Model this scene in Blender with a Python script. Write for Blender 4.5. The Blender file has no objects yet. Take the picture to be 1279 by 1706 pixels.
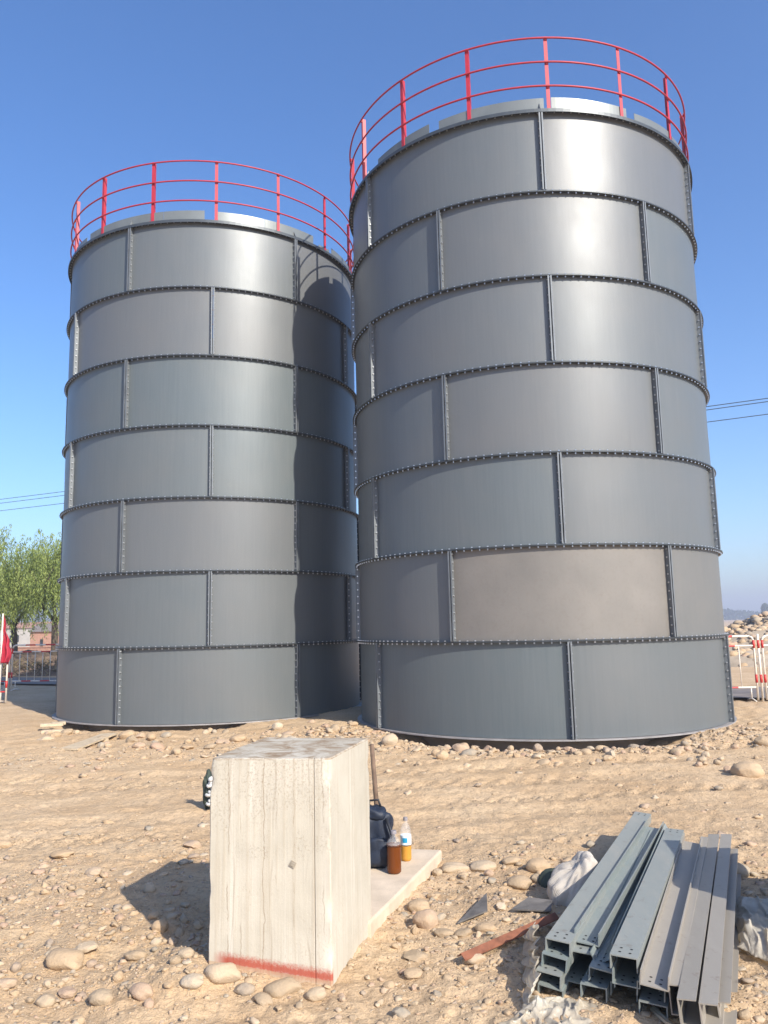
import bpy, bmesh, math, random
import numpy as np
from mathutils import Vector, Matrix
random.seed(7); rng = np.random.default_rng(11)
sc = bpy.context.scene
C = sc.collection
R_ = math.radians

# ------------------------------------------------------------------ camera, sky, sun, exposure
EYE = 1.70
FPX, PIT, ROL = 1308.06, 0.1432992, -0.02199754
cam = bpy.data.cameras.new('camera'); co = bpy.data.objects.new('camera', cam); C.objects.link(co)
cam.sensor_fit = 'VERTICAL'; cam.sensor_height = 36; cam.lens = 36 * FPX / 1706
cam.clip_start = 0.05; cam.clip_end = 6000
_r0 = Vector((1, 0, 0)); _f = Vector((0, math.cos(PIT), math.sin(PIT))); _d0 = Vector((0, math.sin(PIT), -math.cos(PIT)))
_X = _r0 * math.cos(ROL) - _d0 * math.sin(ROL); _Y = -(_r0 * math.sin(ROL) + _d0 * math.cos(ROL)); _Z = -_f
co.matrix_world = Matrix(((_X.x, _Y.x, _Z.x, 0), (_X.y, _Y.y, _Z.y, 0), (_X.z, _Y.z, _Z.z, EYE), (0, 0, 0, 1)))
sc.camera = co
SUN_AZ, SUN_EL = 36.0, 34.5
world = bpy.data.worlds.new('World'); sc.world = world; world.use_nodes = True
wn = world.node_tree; sky = wn.nodes.new('ShaderNodeTexSky'); sky.sky_type = 'NISHITA'; sky.sun_disc = False
sky.sun_elevation = R_(SUN_EL); sky.sun_rotation = R_(180 - SUN_AZ)
sky.air_density = 1.0; sky.dust_density = 1.2; sky.ozone_density = 5.0; sky.altitude = 0
hs = wn.nodes.new('ShaderNodeHueSaturation'); hs.inputs['Hue'].default_value = .505; hs.inputs['Saturation'].default_value = 1.15; hs.inputs['Value'].default_value = 1.16
wn.links.new(sky.outputs[0], hs.inputs['Color']); wn.links.new(hs.outputs[0], wn.nodes['Background'].inputs[0]); wn.nodes['Background'].inputs[1].default_value = 0.13
sl = bpy.data.lights.new('sun', 'SUN'); sl.energy = 4.6; sl.angle = R_(0.55); sl.color = (1, .93, .82)
so = bpy.data.objects.new('sun', sl); C.objects.link(so)
sdir = Vector((math.sin(R_(SUN_AZ)) * math.cos(R_(SUN_EL)), -math.cos(R_(SUN_AZ)) * math.cos(R_(SUN_EL)), math.sin(R_(SUN_EL))))
so.rotation_euler = sdir.to_track_quat('Z', 'Y').to_euler(); so.location = sdir * 40
sc.view_settings.view_transform = 'Standard'; sc.view_settings.look = 'None'
sc.view_settings.exposure = 0.66; sc.view_settings.gamma = 1

# ------------------------------------------------------------------ helpers
def ray(x, y):
    a, b = x - 639.5, y - 853
    u = a * math.cos(ROL) + b * math.sin(ROL); v = -a * math.sin(ROL) + b * math.cos(ROL)
    up = -v / FPX; c, s = math.cos(PIT), math.sin(PIT)
    return Vector((u / FPX, c - up * s, s + up * c))
def spot(x, y, z=0.0):
    r = ray(x, y); return Vector((0, 0, EYE)) + r * ((z - EYE) / r.z)
def at(x, y, Y):
    r = ray(x, y); return Vector((0, 0, EYE)) + r * (Y / r.y)

class MB:
    def __init__(s): s.v = []; s.f = []; s.m = []
    def add(s, vs, fs, mi=0):
        n = len(s.v); s.v += [tuple(v) for v in vs]; s.f += [tuple(i + n for i in f) for f in fs]; s.m += [mi] * len(fs)
    def hexa(s, p, mi=0):   # p: 8 points, bottom 4 ccw then top 4
        s.add(p, [(3, 2, 1, 0), (4, 5, 6, 7), (0, 1, 5, 4), (1, 2, 6, 5), (2, 3, 7, 6), (3, 0, 4, 7)], mi)
    def box(s, c, sz, M=None, mi=0):
        x, y, z = sz[0] / 2, sz[1] / 2, sz[2] / 2
        p = [Vector(q) for q in ((-x, -y, -z), (x, -y, -z), (x, y, -z), (-x, y, -z), (-x, -y, z), (x, -y, z), (x, y, z), (-x, y, z))]
        if M is not None: p = [M @ q for q in p]
        s.hexa([q + Vector(c) for q in p], mi)
    def tube(s, pts, r, n=8, mi=0, cap=True, closed=False):
        pts = [Vector(p) for p in pts]; rr = r if isinstance(r, (list, tuple)) else [r] * len(pts)
        vs = []; N = len(pts); a0 = None
        for i, p in enumerate(pts):
            if closed: t = pts[(i + 1) % N] - pts[i - 1]
            else: t = pts[min(i + 1, N - 1)] - pts[max(i - 1, 0)]
            t.normalize()
            if a0 is None: a0 = t.orthogonal().normalized() if abs(t.z) > .9 else Vector((0, 0, 1)).cross(t).normalized()
            a = (a0 - t * a0.dot(t)).normalized(); a0 = a; b = t.cross(a)
            for k in range(n):
                an = 2 * math.pi * k / n; vs.append(p + (a * math.cos(an) + b * math.sin(an)) * rr[i])
        fs = []
        for i in range(N if closed else N - 1):
            j = (i + 1) % N
            for k in range(n):
                l = (k + 1) % n; fs.append((i * n + k, i * n + l, j * n + l, j * n + k))
        if cap and not closed: fs += [tuple(range(n - 1, -1, -1)), tuple((N - 1) * n + k for k in range(n))]
        s.add(vs, fs, mi)
    def arc(s, r0, r1, z0, z1, a0, a1, n, mi=0, rfun=None, c=(0, 0)):  # ring sector of rectangular section
        vs = []
        for i in range(n + 1):
            a = a0 + (a1 - a0) * i / n; ca, sa = math.cos(a), math.sin(a)
            for r, z in ((r0, z0), (r1, z0), (r1, z1), (r0, z1)): vs.append((c[0] + r * ca, c[1] + r * sa, z))
        fs = []
        for i in range(n):
            b = i * 4
            for k in range(4): l = (k + 1) % 4; fs.append((b + k, b + 4 + k, b + 4 + l, b + l))
        fs += [(0, 1, 2, 3), (n * 4 + 3, n * 4 + 2, n * 4 + 1, n * 4)]
        s.add(vs, fs, mi)
    def prism(s, c, ax, r, h, n=6, mi=0):
        c = Vector(c); ax = Vector(ax).normalized(); s.tube([c, c + ax * h], r, n, mi)
    def lathe(s, c, prof, n=20, mi=0, M=None):
        vs = []; c = Vector(c)
        for r, z in prof:
            for k in range(n):
                a = 2 * math.pi * k / n; q = Vector((r * math.cos(a), r * math.sin(a), z))
                if M is not None: q = M @ q
                vs.append(q + c)
        fs = [(i * n + k, i * n + (k + 1) % n, (i + 1) * n + (k + 1) % n, (i + 1) * n + k) for i in range(len(prof) - 1) for k in range(n)]
        fs += [tuple(range(n - 1, -1, -1)), tuple((len(prof) - 1) * n + k for k in range(n))]
        s.add(vs, fs, mi)
    def build(s, name, mats, parent=None, smooth=False, angle=None):
        me = bpy.data.meshes.new(name); me.from_pydata(s.v, [], s.f); 
        if not isinstance(mats, (list, tuple)): mats = [mats]
        for m in mats: me.materials.append(m)
        me.polygons.foreach_set('material_index', s.m)
        if smooth or angle: me.polygons.foreach_set('use_smooth', [True] * len(s.f))
        if angle: me.set_sharp_from_angle(angle=R_(angle))
        me.update()
        return link(name, me, parent)
def link(name, me, parent=None):
    o = bpy.data.objects.new(name, me); C.objects.link(o)
    if parent: o.parent = parent
    return o
def np_mesh(name, V, F, mats, smooth=True, cols=None, parent=None):
    me = bpy.data.meshes.new(name); V = np.asarray(V, np.float32); F = np.asarray(F, np.int32); k = F.shape[1]
    me.vertices.add(len(V)); me.vertices.foreach_set('co', V.ravel())
    me.loops.add(F.size); me.loops.foreach_set('vertex_index', F.ravel())
    me.polygons.add(len(F)); me.polygons.foreach_set('loop_start', np.arange(0, F.size, k, dtype=np.int32))
    me.polygons.foreach_set('loop_total', np.full(len(F), k, np.int32))
    me.polygons.foreach_set('use_smooth', np.full(len(F), smooth))
    me.update(calc_edges=True); me.validate()
    if cols is not None:
        a = me.color_attributes.new('tone', 'FLOAT_COLOR', 'POINT'); a.data.foreach_set('color', np.asarray(cols, np.float32).ravel())
    for m in (mats if isinstance(mats, (list, tuple)) else [mats]): me.materials.append(m)
    return link(name, me, parent)
def tag(o, label=None, cat=None, group=None, kind=None):
    if label: o['label'] = label
    if cat: o['category'] = cat
    if group: o['group'] = group
    if kind: o['kind'] = kind
    return o
def empty(name, loc, label, cat, group=None, rz=0):
    o = bpy.data.objects.new(name, None); C.objects.link(o); o.location = loc; o.rotation_euler = (0, 0, rz)
    o.empty_display_size = .2
    return tag(o, label, cat, group)

# noise ------------------------------------------------------------
_P = np.random.default_rng(5).random((256, 256)).astype(np.float32)
def vnoise(x, y):
    xi = np.floor(x).astype(int); yi = np.floor(y).astype(int); fx = x - xi; fy = y - yi
    fx = fx * fx * fx * (fx * (fx * 6 - 15) + 10); fy = fy * fy * fy * (fy * (fy * 6 - 15) + 10)
    a = _P[xi & 255, yi & 255]; b = _P[(xi + 1) & 255, yi & 255]; c = _P[xi & 255, (yi + 1) & 255]; d = _P[(xi + 1) & 255, (yi + 1) & 255]
    return (a * (1 - fx) + b * fx) * (1 - fy) + (c * (1 - fx) + d * fx) * fy - .5
def fbm(x, y, o=4):
    s = 0; a = 1
    for i in range(o):
        s = s + a * vnoise(x + 17.3 * i, y - 9.1 * i); x = x * 2.03; y = y * 2.03; a *= .5
    return s
def sst(a, b, x):
    t = np.clip((x - a) / (b - a), 0, 1); return t * t * (3 - 2 * t)

# materials ---------------------------------------------------------
class NT:
    def __init__(s, name):
        s.m = bpy.data.materials.new(name); s.m.use_nodes = True; s.t = s.m.node_tree; s.b = s.t.nodes['Principled BSDF']; s.out = s.t.nodes['Material Output']
    def n(s, typ, **kw):
        nd = s.t.nodes.new(typ)
        for k, v in kw.items():
            if k == 'i':
                for kk, vv in v.items(): nd.inputs[kk].default_value = vv
            else: setattr(nd, k, v)
        return nd
    def l(s, a, b): s.t.links.new(a, b)
    def coord(s, which='Object', scale=(1, 1, 1)):
        tc = s.n('ShaderNodeTexCoord'); mp = s.n('ShaderNodeMapping'); mp.inputs['Scale'].default_value = scale
        s.l(tc.outputs[which], mp.inputs[0]); return mp.outputs[0]
    def noise(s, vec, scale, detail=4, rough=.55, dist=0):
        nd = s.n('ShaderNodeTexNoise', i={'Scale': scale, 'Detail': detail, 'Roughness': rough, 'Distortion': dist}); s.l(vec, nd.inputs['Vector']); return nd.outputs['Fac']
    def ramp(s, fac, stops):
        nd = s.n('ShaderNodeValToRGB'); cr = nd.color_ramp
        while len(cr.elements) < len(stops): cr.elements.new(.5)
        for e, (p, c) in zip(cr.elements, stops): e.position = p; e.color = (*c, 1) if len(c) == 3 else c
        s.l(fac, nd.inputs[0]); return nd.outputs[0]
    def mix(s, fac, a, b, mode='MIX'):
        nd = s.n('ShaderNodeMix', data_type='RGBA', blend_type=mode)
        for sock, v in ((nd.inputs[0], fac), (nd.inputs[6], a), (nd.inputs[7], b)):
            if isinstance(v, (int, float)): sock.default_value = v
            elif isinstance(v, tuple): sock.default_value = (*v, 1) if len(v) == 3 else v
            else: s.l(v, sock)
        return nd.outputs[2]
    def math(s, op, a, b=0.0, clamp=False):
        nd = s.n('ShaderNodeMath', operation=op, use_clamp=clamp)
        for sock, v in ((nd.inputs[0], a), (nd.inputs[1], b)):
            if isinstance(v, (int, float)): sock.default_value = v
            else: s.l(v, sock)
        return nd.outputs[0]
    def bump(s, h, strength=.3, dist=.01, prev=None):
        nd = s.n('ShaderNodeBump', i={'Strength': strength, 'Distance': dist}); s.l(h, nd.inputs['Height'])
        if prev: s.l(prev, nd.inputs['Normal'])
        s.l(nd.outputs[0], s.b.inputs['Normal']); return nd.outputs[0]
    def set(s, **kw):
        for k, v in kw.items():
            k = {'base': 'Base Color', 'rough': 'Roughness', 'metal': 'Metallic', 'spec': 'Specular IOR Level', 'coat': 'Coat Weight', 'trans': 'Transmission Weight', 'ior': 'IOR', 'alpha': 'Alpha'}.get(k, k)
            if isinstance(v, (int, float)): s.b.inputs[k].default_value = v
            elif isinstance(v, tuple): s.b.inputs[k].default_value = (*v, 1)
            else: s.l(v, s.b.inputs[k])
        return s.m
def simple(name, col, rough=.6, var=.15, scale=8, bump=.1, bscale=60, **kw):
    m = NT(name); v = m.coord(); a = tuple(c * (1 - var) for c in col); b = tuple(min(1, c * (1 + var)) for c in col)
    m.set(base=m.ramp(m.noise(v, scale, 5), [(.3, a), (.7, b)]), rough=rough, **kw)
    if bump: m.bump(m.noise(v, bscale, 3), bump, .004)
    return m.m
def panel_paint(name, warm=0.0, tint=1.0):
    m = NT(name); v = m.coord('Object'); oi = m.n('ShaderNodeObjectInfo')
    streak = m.noise(m.coord('Object', (9, 9, .35)), 3.2, 4, .6)
    big = m.noise(v, .9, 4, .6); fine = m.noise(v, 24, 4, .7)
    g = m.ramp(streak, [(.3, (.102 * tint, .125 * tint, .132 * tint)), (.7, (.120 * tint, .141 * tint, .147 * tint))])
    dust = m.ramp(big, [(.42, (0, 0, 0)), (.75, (1, 1, 1))])
    g = m.mix(m.math('MULTIPLY', dust, .28), g, (.150, .146, .136))
    pv = m.math('MULTIPLY', oi.outputs['Random'], .42)
    g = m.mix(pv, g, (.160, .146, .144))
    scuff = m.ramp(m.noise(m.coord('Object', (2.2, 2.2, .9)), 5, 7, .78, .8), [(.60, (0, 0, 0)), (.72, (1, 1, 1))])
    g = m.mix(m.math('MULTIPLY', scuff, .30), g, (.19, .20, .19))
    runs = m.ramp(m.noise(m.coord('Object', (16, 16, .25)), 2.0, 3, .6), [(.66, (0, 0, 0)), (.74, (1, 1, 1))])
    g = m.mix(m.math('MULTIPLY', runs, .22), g, (.09, .10, .105))
    if warm:
        w = m.ramp(big, [(.3, (.175, .155, .13)), (.55, (.22, .195, .165)), (.75, (.26, .235, .20))])
        w = m.mix(m.math('MULTIPLY', m.ramp(fine, [(.5, (0, 0, 0)), (.75, (1, 1, 1))]), .35), w, (.15, .10, .07))
        g = m.mix(warm, g, w)
    rr = m.ramp(big, [(.3, (.41,) * 3), (.8, (.50,) * 3)])
    rr = m.math('ADD', rr, m.math('MULTIPLY', scuff, .08)) if not warm else m.ramp(big, [(.3, (.5,) * 3), (.8, (.6,) * 3)])
    m.set(base=g, rough=rr, spec=.55, metal=.12)
    m.bump(m.noise(m.coord('Object', (1, 1, .4)), 1.6, 3, .5), .25, .02)
    return m.m
M = {}
M['panel'] = panel_paint('grey_tank_paint')
M['panel_warm'] = panel_paint('dusty_brown_tank_paint', .66)
M['panel_half'] = panel_paint('half_dusty_tank_paint', .30)
M['flange'] = simple('shade_darkened_flange_paint', (.06, .07, .078), .42, .15, 5, .1, 40, metal=.3)  # shade on the flange undersides is put into this darker paint colour
M['edge'] = simple('grey_edge_paint', (.17, .185, .195), .42, .15, 5, .1, 40, metal=.3)
M['base_edge'] = simple('pale_base_edge', (.33, .31, .30), .5, .2, 5, .1, 40, metal=.2)  # base flange, paler and warmer grey than the other flanges
M['zinc'] = simple('zinc_bolt', (.62, .63, .64), .3, .1, 30, 0, metal=.85)
M['red'] = simple('red_rail_paint', (.40, .02, .035), .5, .12, 6, .05)
M['rimplate'] = simple('rim_plate_paint', (.17, .185, .18), .38, .12, 2, .1, 6, metal=.25)
M['foundation'] = simple('foundation_concrete', (.25, .22, .19), .9, .15, 4, .3)

def ground_mat():
    m = NT('sandy_ground'); v = m.coord('Object')
    big = m.noise(v, .35, 5, .6); mid = m.noise(v, 2.2, 6, .65); fine = m.noise(v, 28, 5, .7); grit = m.noise(v, 150, 3, .7)
    base = m.ramp(big, [(.30, (.49, .34, .20)), (.5, (.57, .41, .25)), (.7, (.65, .485, .31))])
    base = m.mix(m.math('MULTIPLY', m.ramp(mid, [(.40, (0, 0, 0)), (.68, (1, 1, 1))]), .55), base, (.45, .295, .16))
    base = m.mix(m.math('MULTIPLY', m.ramp(m.noise(m.coord('Object', (.4, 1.6, 1)), 1.3, 4, .6), [(.5, (0, 0, 0)), (.7, (1, 1, 1))]), .45), base, (.67, .51, .325))
    base = m.mix(m.math('MULTIPLY', m.ramp(fine, [(.34, (1, 1, 1)), (.5, (0, 0, 0))]), .55), base, (.31, .215, .125))
    base = m.mix(m.math('MULTIPLY', m.ramp(grit, [(.58, (0, 0, 0)), (.72, (1, 1, 1))]), .30), base, (.72, .60, .46))
    m.set(base=base, rough=.95, spec=.15)
    vor = m.n('ShaderNodeTexVoronoi', i={'Scale': 55.0}); m.l(v, vor.inputs['Vector'])
    b = m.bump(m.math('ADD', m.math('MULTIPLY', fine, 1.2), m.math('MULTIPLY', grit, .5)), .8, .018)
    m.bump(vor.outputs['Distance'], .35, .01, b)
    return m.m
M['ground'] = ground_mat()
def stone_mat(name, attr=False):
    m = NT(name); v = m.coord('Object')
    if attr:
        a = m.n('ShaderNodeAttribute', attribute_name='tone'); rnd = a.outputs['Fac']
    else: rnd = m.n('ShaderNodeObjectInfo').outputs['Random']
    c = m.ramp(rnd, [(0, (.41, .29, .175)), (.2, (.46, .335, .21)), (.42, (.33, .25, .165)), (.6, (.47, .37, .255)), (.78, (.41, .275, .19)), (.92, (.27, .24, .19)), (1, (.53, .43, .31))])
    c = m.mix(m.math('MULTIPLY', m.ramp(m.noise(v, 3.0 if not attr else 30, 5, .6), [(.4, (0, 0, 0)), (.7, (1, 1, 1))]), .45), c, (.50, .37, .235))
    c = m.mix(m.math('MULTIPLY', m.ramp(m.noise(v, 14 if not attr else 90, 4, .7), [(.55, (0, 0, 0)), (.75, (1, 1, 1))]), .35), c, (.28, .21, .15))
    m.set(base=c, rough=.85, spec=.25); m.bump(m.noise(v, 10 if not attr else 120, 5, .65), .35, .03 if not attr else .004)
    return m.m
M['stone'] = stone_mat('river_stone'); M['gravel'] = stone_mat('gravel_stone', True)
def block_mat():
    m = NT('board_formed_concrete'); v = m.coord('Object')
    st = m.noise(m.coord('Object', (42, 42, 1.0)), 1.0, 5, .6, .3); st2 = m.noise(m.coord('Object', (14, 14, .5)), 1.0, 4, .6, .6)
    big = m.noise(v, 2.6, 5, .6); pit = m.noise(v, 85, 4, .75)
    c = m.ramp(big, [(.3, (.45, .41, .33)), (.7, (.55, .505, .415))])
    c = m.mix(m.math('MULTIPLY', m.ramp(st, [(.53, (0, 0, 0)), (.60, (1, 1, 1))]), .28), c, (.39, .32, .23))
    c = m.mix(m.math('MULTIPLY', m.ramp(st2, [(.6, (0, 0, 0)), (.72, (1, 1, 1))]), .4), c, (.66, .61, .53))
    sx = m.n('ShaderNodeSeparateXYZ'); m.l(v, sx.inputs[0]); X, Y, Z = sx.outputs
    front0 = m.math('LESS_THAN', Y, .02)
    # thin wandering cracks along the board grain
    cr = m.n('ShaderNodeTexWave', bands_direction='X', i={'Scale': 1.55, 'Distortion': 7.0, 'Detail': 4.0, 'Detail Scale': .5, 'Detail Roughness': .7}); m.l(m.coord('Object', (1, 1, .25)), cr.inputs['Vector'])
    crk = m.ramp(cr.outputs['Fac'], [(.992, (0, 0, 0)), (.999, (1, 1, 1))])
    crk = m.math('MULTIPLY', crk, m.ramp(big, [(.42, (0, 0, 0)), (.58, (1, 1, 1))]))
    c = m.mix(m.math('MULTIPLY', crk, .4), c, (.27, .21, .15))
    # pitted patch near the top
    pz = m.ramp(m.math('ADD', m.math('MULTIPLY', Z, .6), m.noise(v, 4.5, 3, .6)), [(.92, (0, 0, 0)), (1.14, (1, 1, 1))])
    pz = m.math('MULTIPLY', pz, front0)
    pp = m.math('MULTIPLY', m.ramp(pit, [(.52, (0, 0, 0)), (.60, (1, 1, 1))]), m.math('ADD', m.math('MULTIPLY', pz, .34), .08))
    c = m.mix(pp, c, (.33, .26, .18))
    topm = m.math('GREATER_THAN', Z, 1.031)
    c = m.mix(m.math('MULTIPLY', topm, m.ramp(m.noise(v, 5.5, 6, .7, 1.0), [(.42, (0, 0, 0)), (.62, (1, 1, 1))])), c, (.27, .195, .125))
    wob = m.noise(m.coord('Object', (3, 3, 2.4)), 2.4, 4, .65); brk = m.noise(m.coord('Object', (5, 5, 1.6)), 2.2, 3, .6)
    for cx_, thr, amt in ((.10, .44, .6), (.165, .50, .45), (.285, .38, .65), (.352, .52, .5), (.44, .50, .4), (.592, .48, .5)):
        ln = m.ramp(m.math('ABSOLUTE', m.math('SUBTRACT', m.math('ADD', X, m.math('MULTIPLY', m.math('SUBTRACT', wob, .5), .05)), cx_)), [(.0008, (1, 1, 1)), (.0026, (0, 0, 0))])
        ln = m.math('MULTIPLY', m.math('MULTIPLY', ln, front0), m.ramp(brk, [(thr, (0, 0, 0)), (thr + .06, (1, 1, 1))]))
        c = m.mix(m.math('MULTIPLY', ln, amt), c, (.22, .155, .10))
    gr = m.ramp(m.noise(m.coord('Object', (1, 1, .45)), 130, 3, .7), [(.57, (0, 0, 0)), (.64, (1, 1, 1))])
    gp = m.ramp(m.noise(v, 3.1, 4, .65), [(.46, (0, 0, 0)), (.60, (1, 1, 1))])
    c = m.mix(m.math('MULTIPLY', m.math('MULTIPLY', gr, gp), .42), c, (.33, .25, .16))
    # board joint
    jx = m.ramp(m.math('ABSOLUTE', m.math('SUBTRACT', m.math('ADD', X, m.math('MULTIPLY', st2, .004)), .548)), [(.0015, (1, 1, 1)), (.0035, (0, 0, 0))])
    front = m.math('LESS_THAN', Y, .02)
    jf = m.math('MULTIPLY', jx, front)
    c = m.mix(m.math('MULTIPLY', jf, .75), c, (.22, .17, .12))
    # tie-hole patch
    # sprayed red line just above the soil on the front
    zl = m.math('SUBTRACT', Z, m.math('ADD', m.math('MULTIPLY', X, -.12), .082))
    zz = m.math('ADD', zl, m.math('MULTIPLY', m.math('SUBTRACT', m.noise(v, 60, 3, .8), .5), .06))
    band = m.ramp(m.math('ABSOLUTE', zz), [(.010, (1, 1, 1)), (.042, (0, 0, 0))])
    startx = m.ramp(X, [(.02, (0, 0, 0)), (.09, (1, 1, 1))])
    rf = m.math('MULTIPLY', m.math('MULTIPLY', band, startx), m.math('MULTIPLY', front, .85))
    c = m.mix(rf, c, (.36, .045, .02))
    low = m.math('MULTIPLY', m.math('LESS_THAN', zl, -.015), .6)
    c = m.mix(m.math('MULTIPLY', low, front), c, (.42, .28, .17))
    # small flecks of red overspray near the top
    fl = m.math('MULTIPLY', m.ramp(m.noise(v, 120, 2, .6), [(.66, (0, 0, 0)), (.70, (1, 1, 1))]), m.ramp(m.math('ABSOLUTE', m.math('SUBTRACT', X, .40)), [(.03, (1, 1, 1)), (.09, (0, 0, 0))]))
    fl = m.math('MULTIPLY', fl, m.math('MULTIPLY', m.math('GREATER_THAN', Z, .90), front))
    c = m.mix(m.math('MULTIPLY', fl, .6), c, (.55, .12, .1))
    m.set(base=c, rough=.95, spec=.1)
    h = m.math('SUBTRACT', m.math('ADD', m.math('MULTIPLY', st, .5), m.math('MULTIPLY', pit, .35)), m.math('ADD', m.math('MULTIPLY', jf, 1.2), m.math('MULTIPLY', pp, .5)))
    m.bump(h, .55, .008)
    return m.m
M['block'] = block_mat()
M['slabdark'] = simple('grey_plug_concrete', (.30, .26, .20), .9, .2, 12, .3)
M['slab'] = simple('slab_concrete', (.58, .47, .345), .92, .16, 5, .4, 50)
def steel_mat(c1=(.20, .245, .24), c2=(.27, .285, .265), nm='primed_grey_steel'):
    m = NT(nm); v = m.coord('Object'); oi = m.n('ShaderNodeObjectInfo')
    s = m.noise(m.coord('Object', (1, .35, 1)), 9, 6, .7)
    c = m.mix(oi.outputs['Random'], c1, c2)
    c = m.mix(m.math('MULTIPLY', m.ramp(s, [(.45, (0, 0, 0)), (.7, (1, 1, 1))]), .35), c, (.40, .365, .31))
    c = m.mix(m.math('MULTIPLY', m.ramp(m.noise(v, 26, 5, .8), [(.62, (0, 0, 0)), (.70, (1, 1, 1))]), .5), c, (.48, .41, .32))
    c = m.mix(m.math('MULTIPLY', m.ramp(m.noise(v, 7, 5, .8), [(.60, (0, 0, 0)), (.66, (1, 1, 1))]), .35), c, (.16, .11, .08))
    m.set(base=c, rough=.45, spec=.5, metal=.15); m.bump(m.noise(v, 30, 4), .1, .004); return m.m
M['steel'] = steel_mat(); M['steel_dusty'] = steel_mat((.27, .25, .215), (.36, .325, .275), 'dusty_tan_steel')
M['hole'] = simple('bolt_hole_dark', (.015, .015, .017), .9, .1, 5, 0)
M['rust'] = simple('rusty_steel', (.20, .075, .04), .85, .4, 14, .4, 60)
M['scrap'] = simple('dark_scrap_steel', (.13, .12, .11), .6, .3, 14, .3, 40)
M['wood'] = simple('weathered_wood', (.16, .105, .07), .85, .35, 12, .4, 50)
M['oldwood'] = simple('dusty_wood', (.50, .40, .27), .9, .2, 12, .4, 50)
def weave_mat():
    m = NT('woven_plastic_sack'); v = m.coord('Object')
    w = m.n('ShaderNodeTexWave', bands_direction='X', i={'Scale': 55.0, 'Distortion': .6}); m.l(v, w.inputs['Vector'])
    w2 = m.n('ShaderNodeTexWave', bands_direction='Z', i={'Scale': 55.0, 'Distortion': .6}); m.l(v, w2.inputs['Vector'])
    h = m.math('ADD', w.outputs['Fac'], w2.outputs['Fac'])
    c = m.ramp(m.noise(v, 7, 5, .6), [(.3, (.50, .44, .36)), (.7, (.68, .63, .55))])
    c = m.mix(m.math('MULTIPLY', m.math('SUBTRACT', 1.4, h, True), .22), c, (.35, .29, .23))
    m.set(base=c, rough=.5, spec=.4); m.b.inputs['Subsurface Weight'].default_value = 0; m.bump(h, .6, .004); return m.m
M['weave'] = weave_mat()
def film_mat():
    m = NT('dusty_plastic_film'); v = m.coord('Object')
    c = m.ramp(m.noise(v, 6, 5, .6), [(.3, (.62, .54, .41)), (.7, (.80, .76, .66))])
    m.set(base=c, rough=.30, spec=.5); m.bump(m.noise(v, 13, 3, .6, 2.5), .6, .015)
    tr = m.n('ShaderNodeBsdfTranslucent'); m.l(c, tr.inputs[0]); tp = m.n('ShaderNodeBsdfTransparent')
    mx = m.n('ShaderNodeMixShader', i={0: .45}); m.l(m.b.outputs[0], mx.inputs[1]); m.l(tr.outputs[0], mx.inputs[2])
    m2 = m.n('ShaderNodeMixShader'); m.l(m.ramp(m.noise(v, 8, 4, .6), [(.35, (.06,) * 3), (.65, (.38,) * 3)]), m2.inputs[0]); m.l(mx.outputs[0], m2.inputs[1]); m.l(tp.outputs[0], m2.inputs[2]); m.l(m2.outputs[0], m.out.inputs[0])
    return m.m
M['film'] = film_mat()
M['navy'] = simple('navy_nylon', (.010, .017, .034), .6, .3, 16, .3, 90)
M['black'] = simple('black_webbing', (.015, .016, .02), .6, .2, 20, .2)
M['amber'] = NT('amber_liquid').set(base=(.16, .045, .010), rough=.12, trans=.15, ior=1.33)
M['tea'] = NT('pale_tea').set(base=(.60, .30, .05), rough=.12, trans=.2, ior=1.33)
M['clear'] = NT('clear_plastic').set(base=(.86, .84, .82), rough=.12, trans=.0, alpha=.13)
M['label'] = simple('white_blue_label', (.75, .82, .85), .5, .05, 4, 0)
M['blue'] = simple('blue_print', (.02, .28, .48), .5, .05, 4, 0)
M['cap'] = simple('grey_cap', (.25, .23, .24), .5, .1, 10, 0)
M['white'] = simple('white_barrier_paint', (.72, .66, .57), .5, .12, 9, .05)
M['bred'] = simple('red_barrier_band', (.52, .035, .03), .5, .15, 9, .05)
M['flag'] = simple('red_flag_cloth', (.42, .02, .045), .7, .2, 9, .2)
M['green'] = simple('dark_green_cloth', (.045, .06, .045), .85, .3, 18, .4)
M['knit'] = simple('white_knit', (.72, .70, .64), .9, .12, 30, .6, 80)
M['wire'] = simple('black_cable', (.02, .02, .02), .6, .1, 5, 0)
M['asphalt'] = simple('dusty_asphalt', (.20, .17, .15), .95, .2, 3, .4, 60)
M['earth'] = simple('brown_earth', (.16, .11, .075), .95, .3, 2.2, .8, 12)
M['heapm'] = simple('rubble_earth', (.36, .29, .21), .95, .25, 2.2, .8, 10)
M['brick'] = simple('orange_brick', (.36, .20, .14), .9, .15, 6, .2)
M['pale'] = simple('pale_render', (.38, .36, .33), .9, .1, 3, .1)
M['bark'] = simple('willow_bark', (.085, .065, .045), .95, .3, 10, .6, 30)
M['field'] = simple('dry_field', (.36, .31, .20), .95, .2, .05, .3, 1)
def leaf_mat(name, c1, c2, c3):
    m = NT(name); a = m.n('ShaderNodeAttribute', attribute_name='tone')
    c = m.ramp(a.outputs['Fac'], [(0, c1), (.5, c2), (1, c3)])
    m.set(base=c, rough=.55, spec=.3)
    tr = m.n('ShaderNodeBsdfTranslucent'); m.l(c, tr.inputs[0]); mx = m.n('ShaderNodeMixShader', i={0: .35})
    m.l(m.b.outputs[0], mx.inputs[1]); m.l(tr.outputs[0], mx.inputs[2]); m.l(mx.outputs[0], m.out.inputs[0]); return m.m
M['leaf'] = leaf_mat('willow_leaf', (.12, .17, .04), (.25, .31, .08), (.38, .44, .14))
M['brush'] = leaf_mat('dry_brush', (.10, .075, .04), (.20, .15, .08), (.34, .27, .15))
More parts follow.
